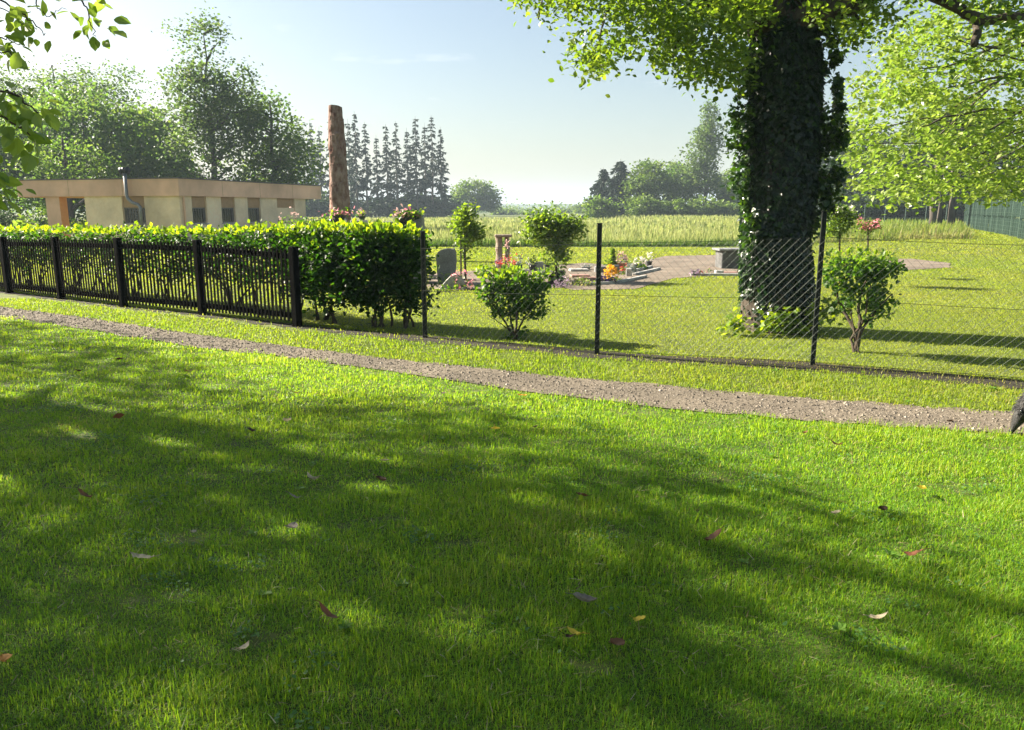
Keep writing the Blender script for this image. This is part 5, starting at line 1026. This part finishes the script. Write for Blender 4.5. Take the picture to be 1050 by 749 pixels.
mb = MB(); c = np.array(J['nose'])+[-.006, 0, .004]; tube(mb, [c+[.012, 0, .006], c, c-[.008, 0, .004]], [.014, .018, .010], 8); mb.build('nose', M['blackcap'], t, True)
mb = MB(); c = np.array(J['neck'])+[.05, .005, .04]; d = nrm(np.array(J['withers'])-np.array(J['neck'])); q1 = np.cross(d, [0, 1, 0]); q2 = np.cross(d, q1); aa = np.linspace(0, 6.283, 25); tube(mb, [c+.112*(math.cos(k)*q1+math.sin(k)*q2) for k in aa], .012, 6, cap=False); mb.build('collar', M['palestone'], t, True)
# ------------------------------------------------------------------ fallen leaves, one by one
FL = [(122,428,'dl_red',.085,'reddish fallen leaf left of the lit patch on the left lawn'),(294,431,'dl_pale',.075,'pale curled leaf just below the sunny strip on the left lawn'),(321,490,'dl_pale',.08,'light tan leaf, upper one of the cluster left of centre'),(303,509,'dl_grey',.06,'small grey leaf between the light tan and the grey-brown leaf'),(298,540,'dl_grey',.075,'grey-brown curled leaf, lowest of the cluster left of centre'),
 (391,491,'dl_dark',.07,'dark brown leaf alone near the middle of the shaded lawn'),(146,571,'dl_pale',.095,'pale cream folded leaf in the lower left lawn'),(88,508,'dl_brown',.075,'brown leaf on the left lawn above the cream folded leaf'),(249,662,'dl_pale',.06,'small pale leaf near the bottom, left of centre'),(338,631,'dl_red',.07,'dark reddish leaf low on the lawn, left of centre'),
 (600,615,'dl_grey',.085,'crumpled grey leaf at lower centre'),(590,648,'dl_yellow',.07,'yellow leaf below the crumpled grey leaf'),(656,635,'dl_yellow',.05,'small round yellow leaf at the edge of the lower sunny patch'),(632,658,'dl_brown',.075,'curled brown leaf right of the yellow leaf at lower centre'),(730,552,'dl_brown',.08,'brown leaf in the shade right of centre'),(900,632,'dl_pale',.065,'round pale green-yellow leaf at lower right'),
 (945,500,'dl_yellow',.075,'bright yellow leaf in the sun on the right lawn'),(856,525,'dl_pale',.05,'small whitish leaf on the shade line right of centre'),(905,521,'dl_dark',.07,'dark leaf on the shade line on the right lawn'),(936,567,'dl_red',.075,'reddish leaf below the shade line on the right lawn'),(858,455,'dl_brown',.07,'brown leaf in the sun just below the path on the right'),(508,439,'dl_yellow',.07,'yellow leaf below the path in the shade near centre'),
 (535,405,'dl_orange',.085,'orange leaf at the lower edge of the path'),(258,441,'dl_dark',.075,'dark leaf between the two pale sun patches on the left'),(122,368,'dl_dark',.075,'long dark leaf below the path on the far left lawn'),(80,380,'dl_dark',.07,'dark leaf left of the long dark one on the far left lawn'),(192,380,'dl_brown',.08,'brown leaf on the far lawn under the timber fence posts'),(302,402,'dl_brown',.07,'brown leaf in the sunny strip below the path on the left'),
 (597,508,'dl_brown',.07,'tan leaf in the shade just right of centre'),(3,676,'dl_orange',.085,'orange-brown leaf at the lower left edge'),(454,403,'dl_grey',.07,'greyish leaf in the sun just below the path near centre'),(549,437,'dl_dark',.05,'small dark leaf right of the yellow leaf near centre'),(974,431,'dl_dark',.06,'dark leaf lying on the gravel path at the right'),(198,544,'dl_pale',.035,'tiny white petal right above the cream folded leaf'),(394,471,'dl_pale',.05,'small pale leaf above the dark brown one near the middle'),(585,651,'dl_dark',.04,'dark leaf scrap touching the yellow leaf at lower centre'),(825,443,'dl_brown',.05,'faint brown leaf at the sunny lawn edge by the path')]
for i, (px, py, m_, sz, lab) in enumerate(FL):
    onpath = py < np.interp(px, [0,400,700,1030], [325,382,420,446]) and py > np.interp(px, [0,400,700,1040], [315,369,397,424])
    b = gp(px, py); zl = float(hgt(b[0], b[1]))+(.018 if onpath else .054); b = G(px, py, zl); sz = sz*1.15; n = 9; mb = MB(); a = RNG.uniform(0, 6.28); cu = RNG.uniform(.25, .9); w_ = RNG.uniform(.5, .85); fo = RNG.uniform(.1, .6)
    tt_ = np.linspace(0, 1, n); prof = np.sin(math.pi*tt_**.8)**.8*.5*w_*(1+.12*np.sin(tt_*19+i)); V = []
    for k, (q, p_) in enumerate(zip(tt_, prof)):
        zc = cu*((q-.5)**2)*1.6+RNG.normal()*.02
        for e in (-1, -.5, 0, .5, 1): V.append((e*p_, q-.5, zc+fo*abs(e)*p_+RNG.normal()*.02))
    V = np.array(V)*sz; R_ = rotz(a); V = V@R_; tl = RNG.normal()*.25; V[:, 2] += V[:, 0]*tl-V[:, 1]*.25; V[:, 2] -= V[:, 2].min()+.012
    q = [(k*5+e, k*5+e+1, k*5+e+6, k*5+e+5) for k in range(n-1) for e in range(4)]; mb.add(V+b, q, np.clip(.5+RNG.normal(size=len(V))*.25, 0, 1))
    st = (np.array([0, -.5, cu*.4])*sz)@R_; tube(mb, [b+V[2], b+V[2]+(np.array([.05, -.3, .08])*sz)@R_], .0015, 4, rnd=.1)
    o = mb.build('fallen_leaf', M[m_], smooth=True); origin(o, b); tag(o, lab, 'leaf', 'fallen leaves on the lawn')
# ------------------------------------------------------------------ haze
HAZE = 0.0006
if HAZE > 0:
    mb = MB(); V = [(x, y, z) for z in (-3, 40) for y in (-420, 3600) for x in (-2600, 2600)]; mb.add(V, [(0,2,3,1),(4,5,7,6),(0,1,5,4),(2,6,7,3),(0,4,6,2),(1,3,7,5)])
    m = bpy.data.materials.new('air'); m.use_nodes = True; nt = m.node_tree; nt.nodes.clear(); out = nt.nodes.new('ShaderNodeOutputMaterial'); pv = nt.nodes.new('ShaderNodeVolumePrincipled')
    pv.inputs['Color'].default_value = (.70, .86, 1.0, 1); pv.inputs['Density'].default_value = HAZE; pv.inputs['Anisotropy'].default_value = .0; nt.links.new(pv.outputs['Volume'], out.inputs['Volume'])
    tag(mb.build('haze', m), kind='stuff')
for o in bpy.data.objects:
    if '_o' in o: del o['_o']
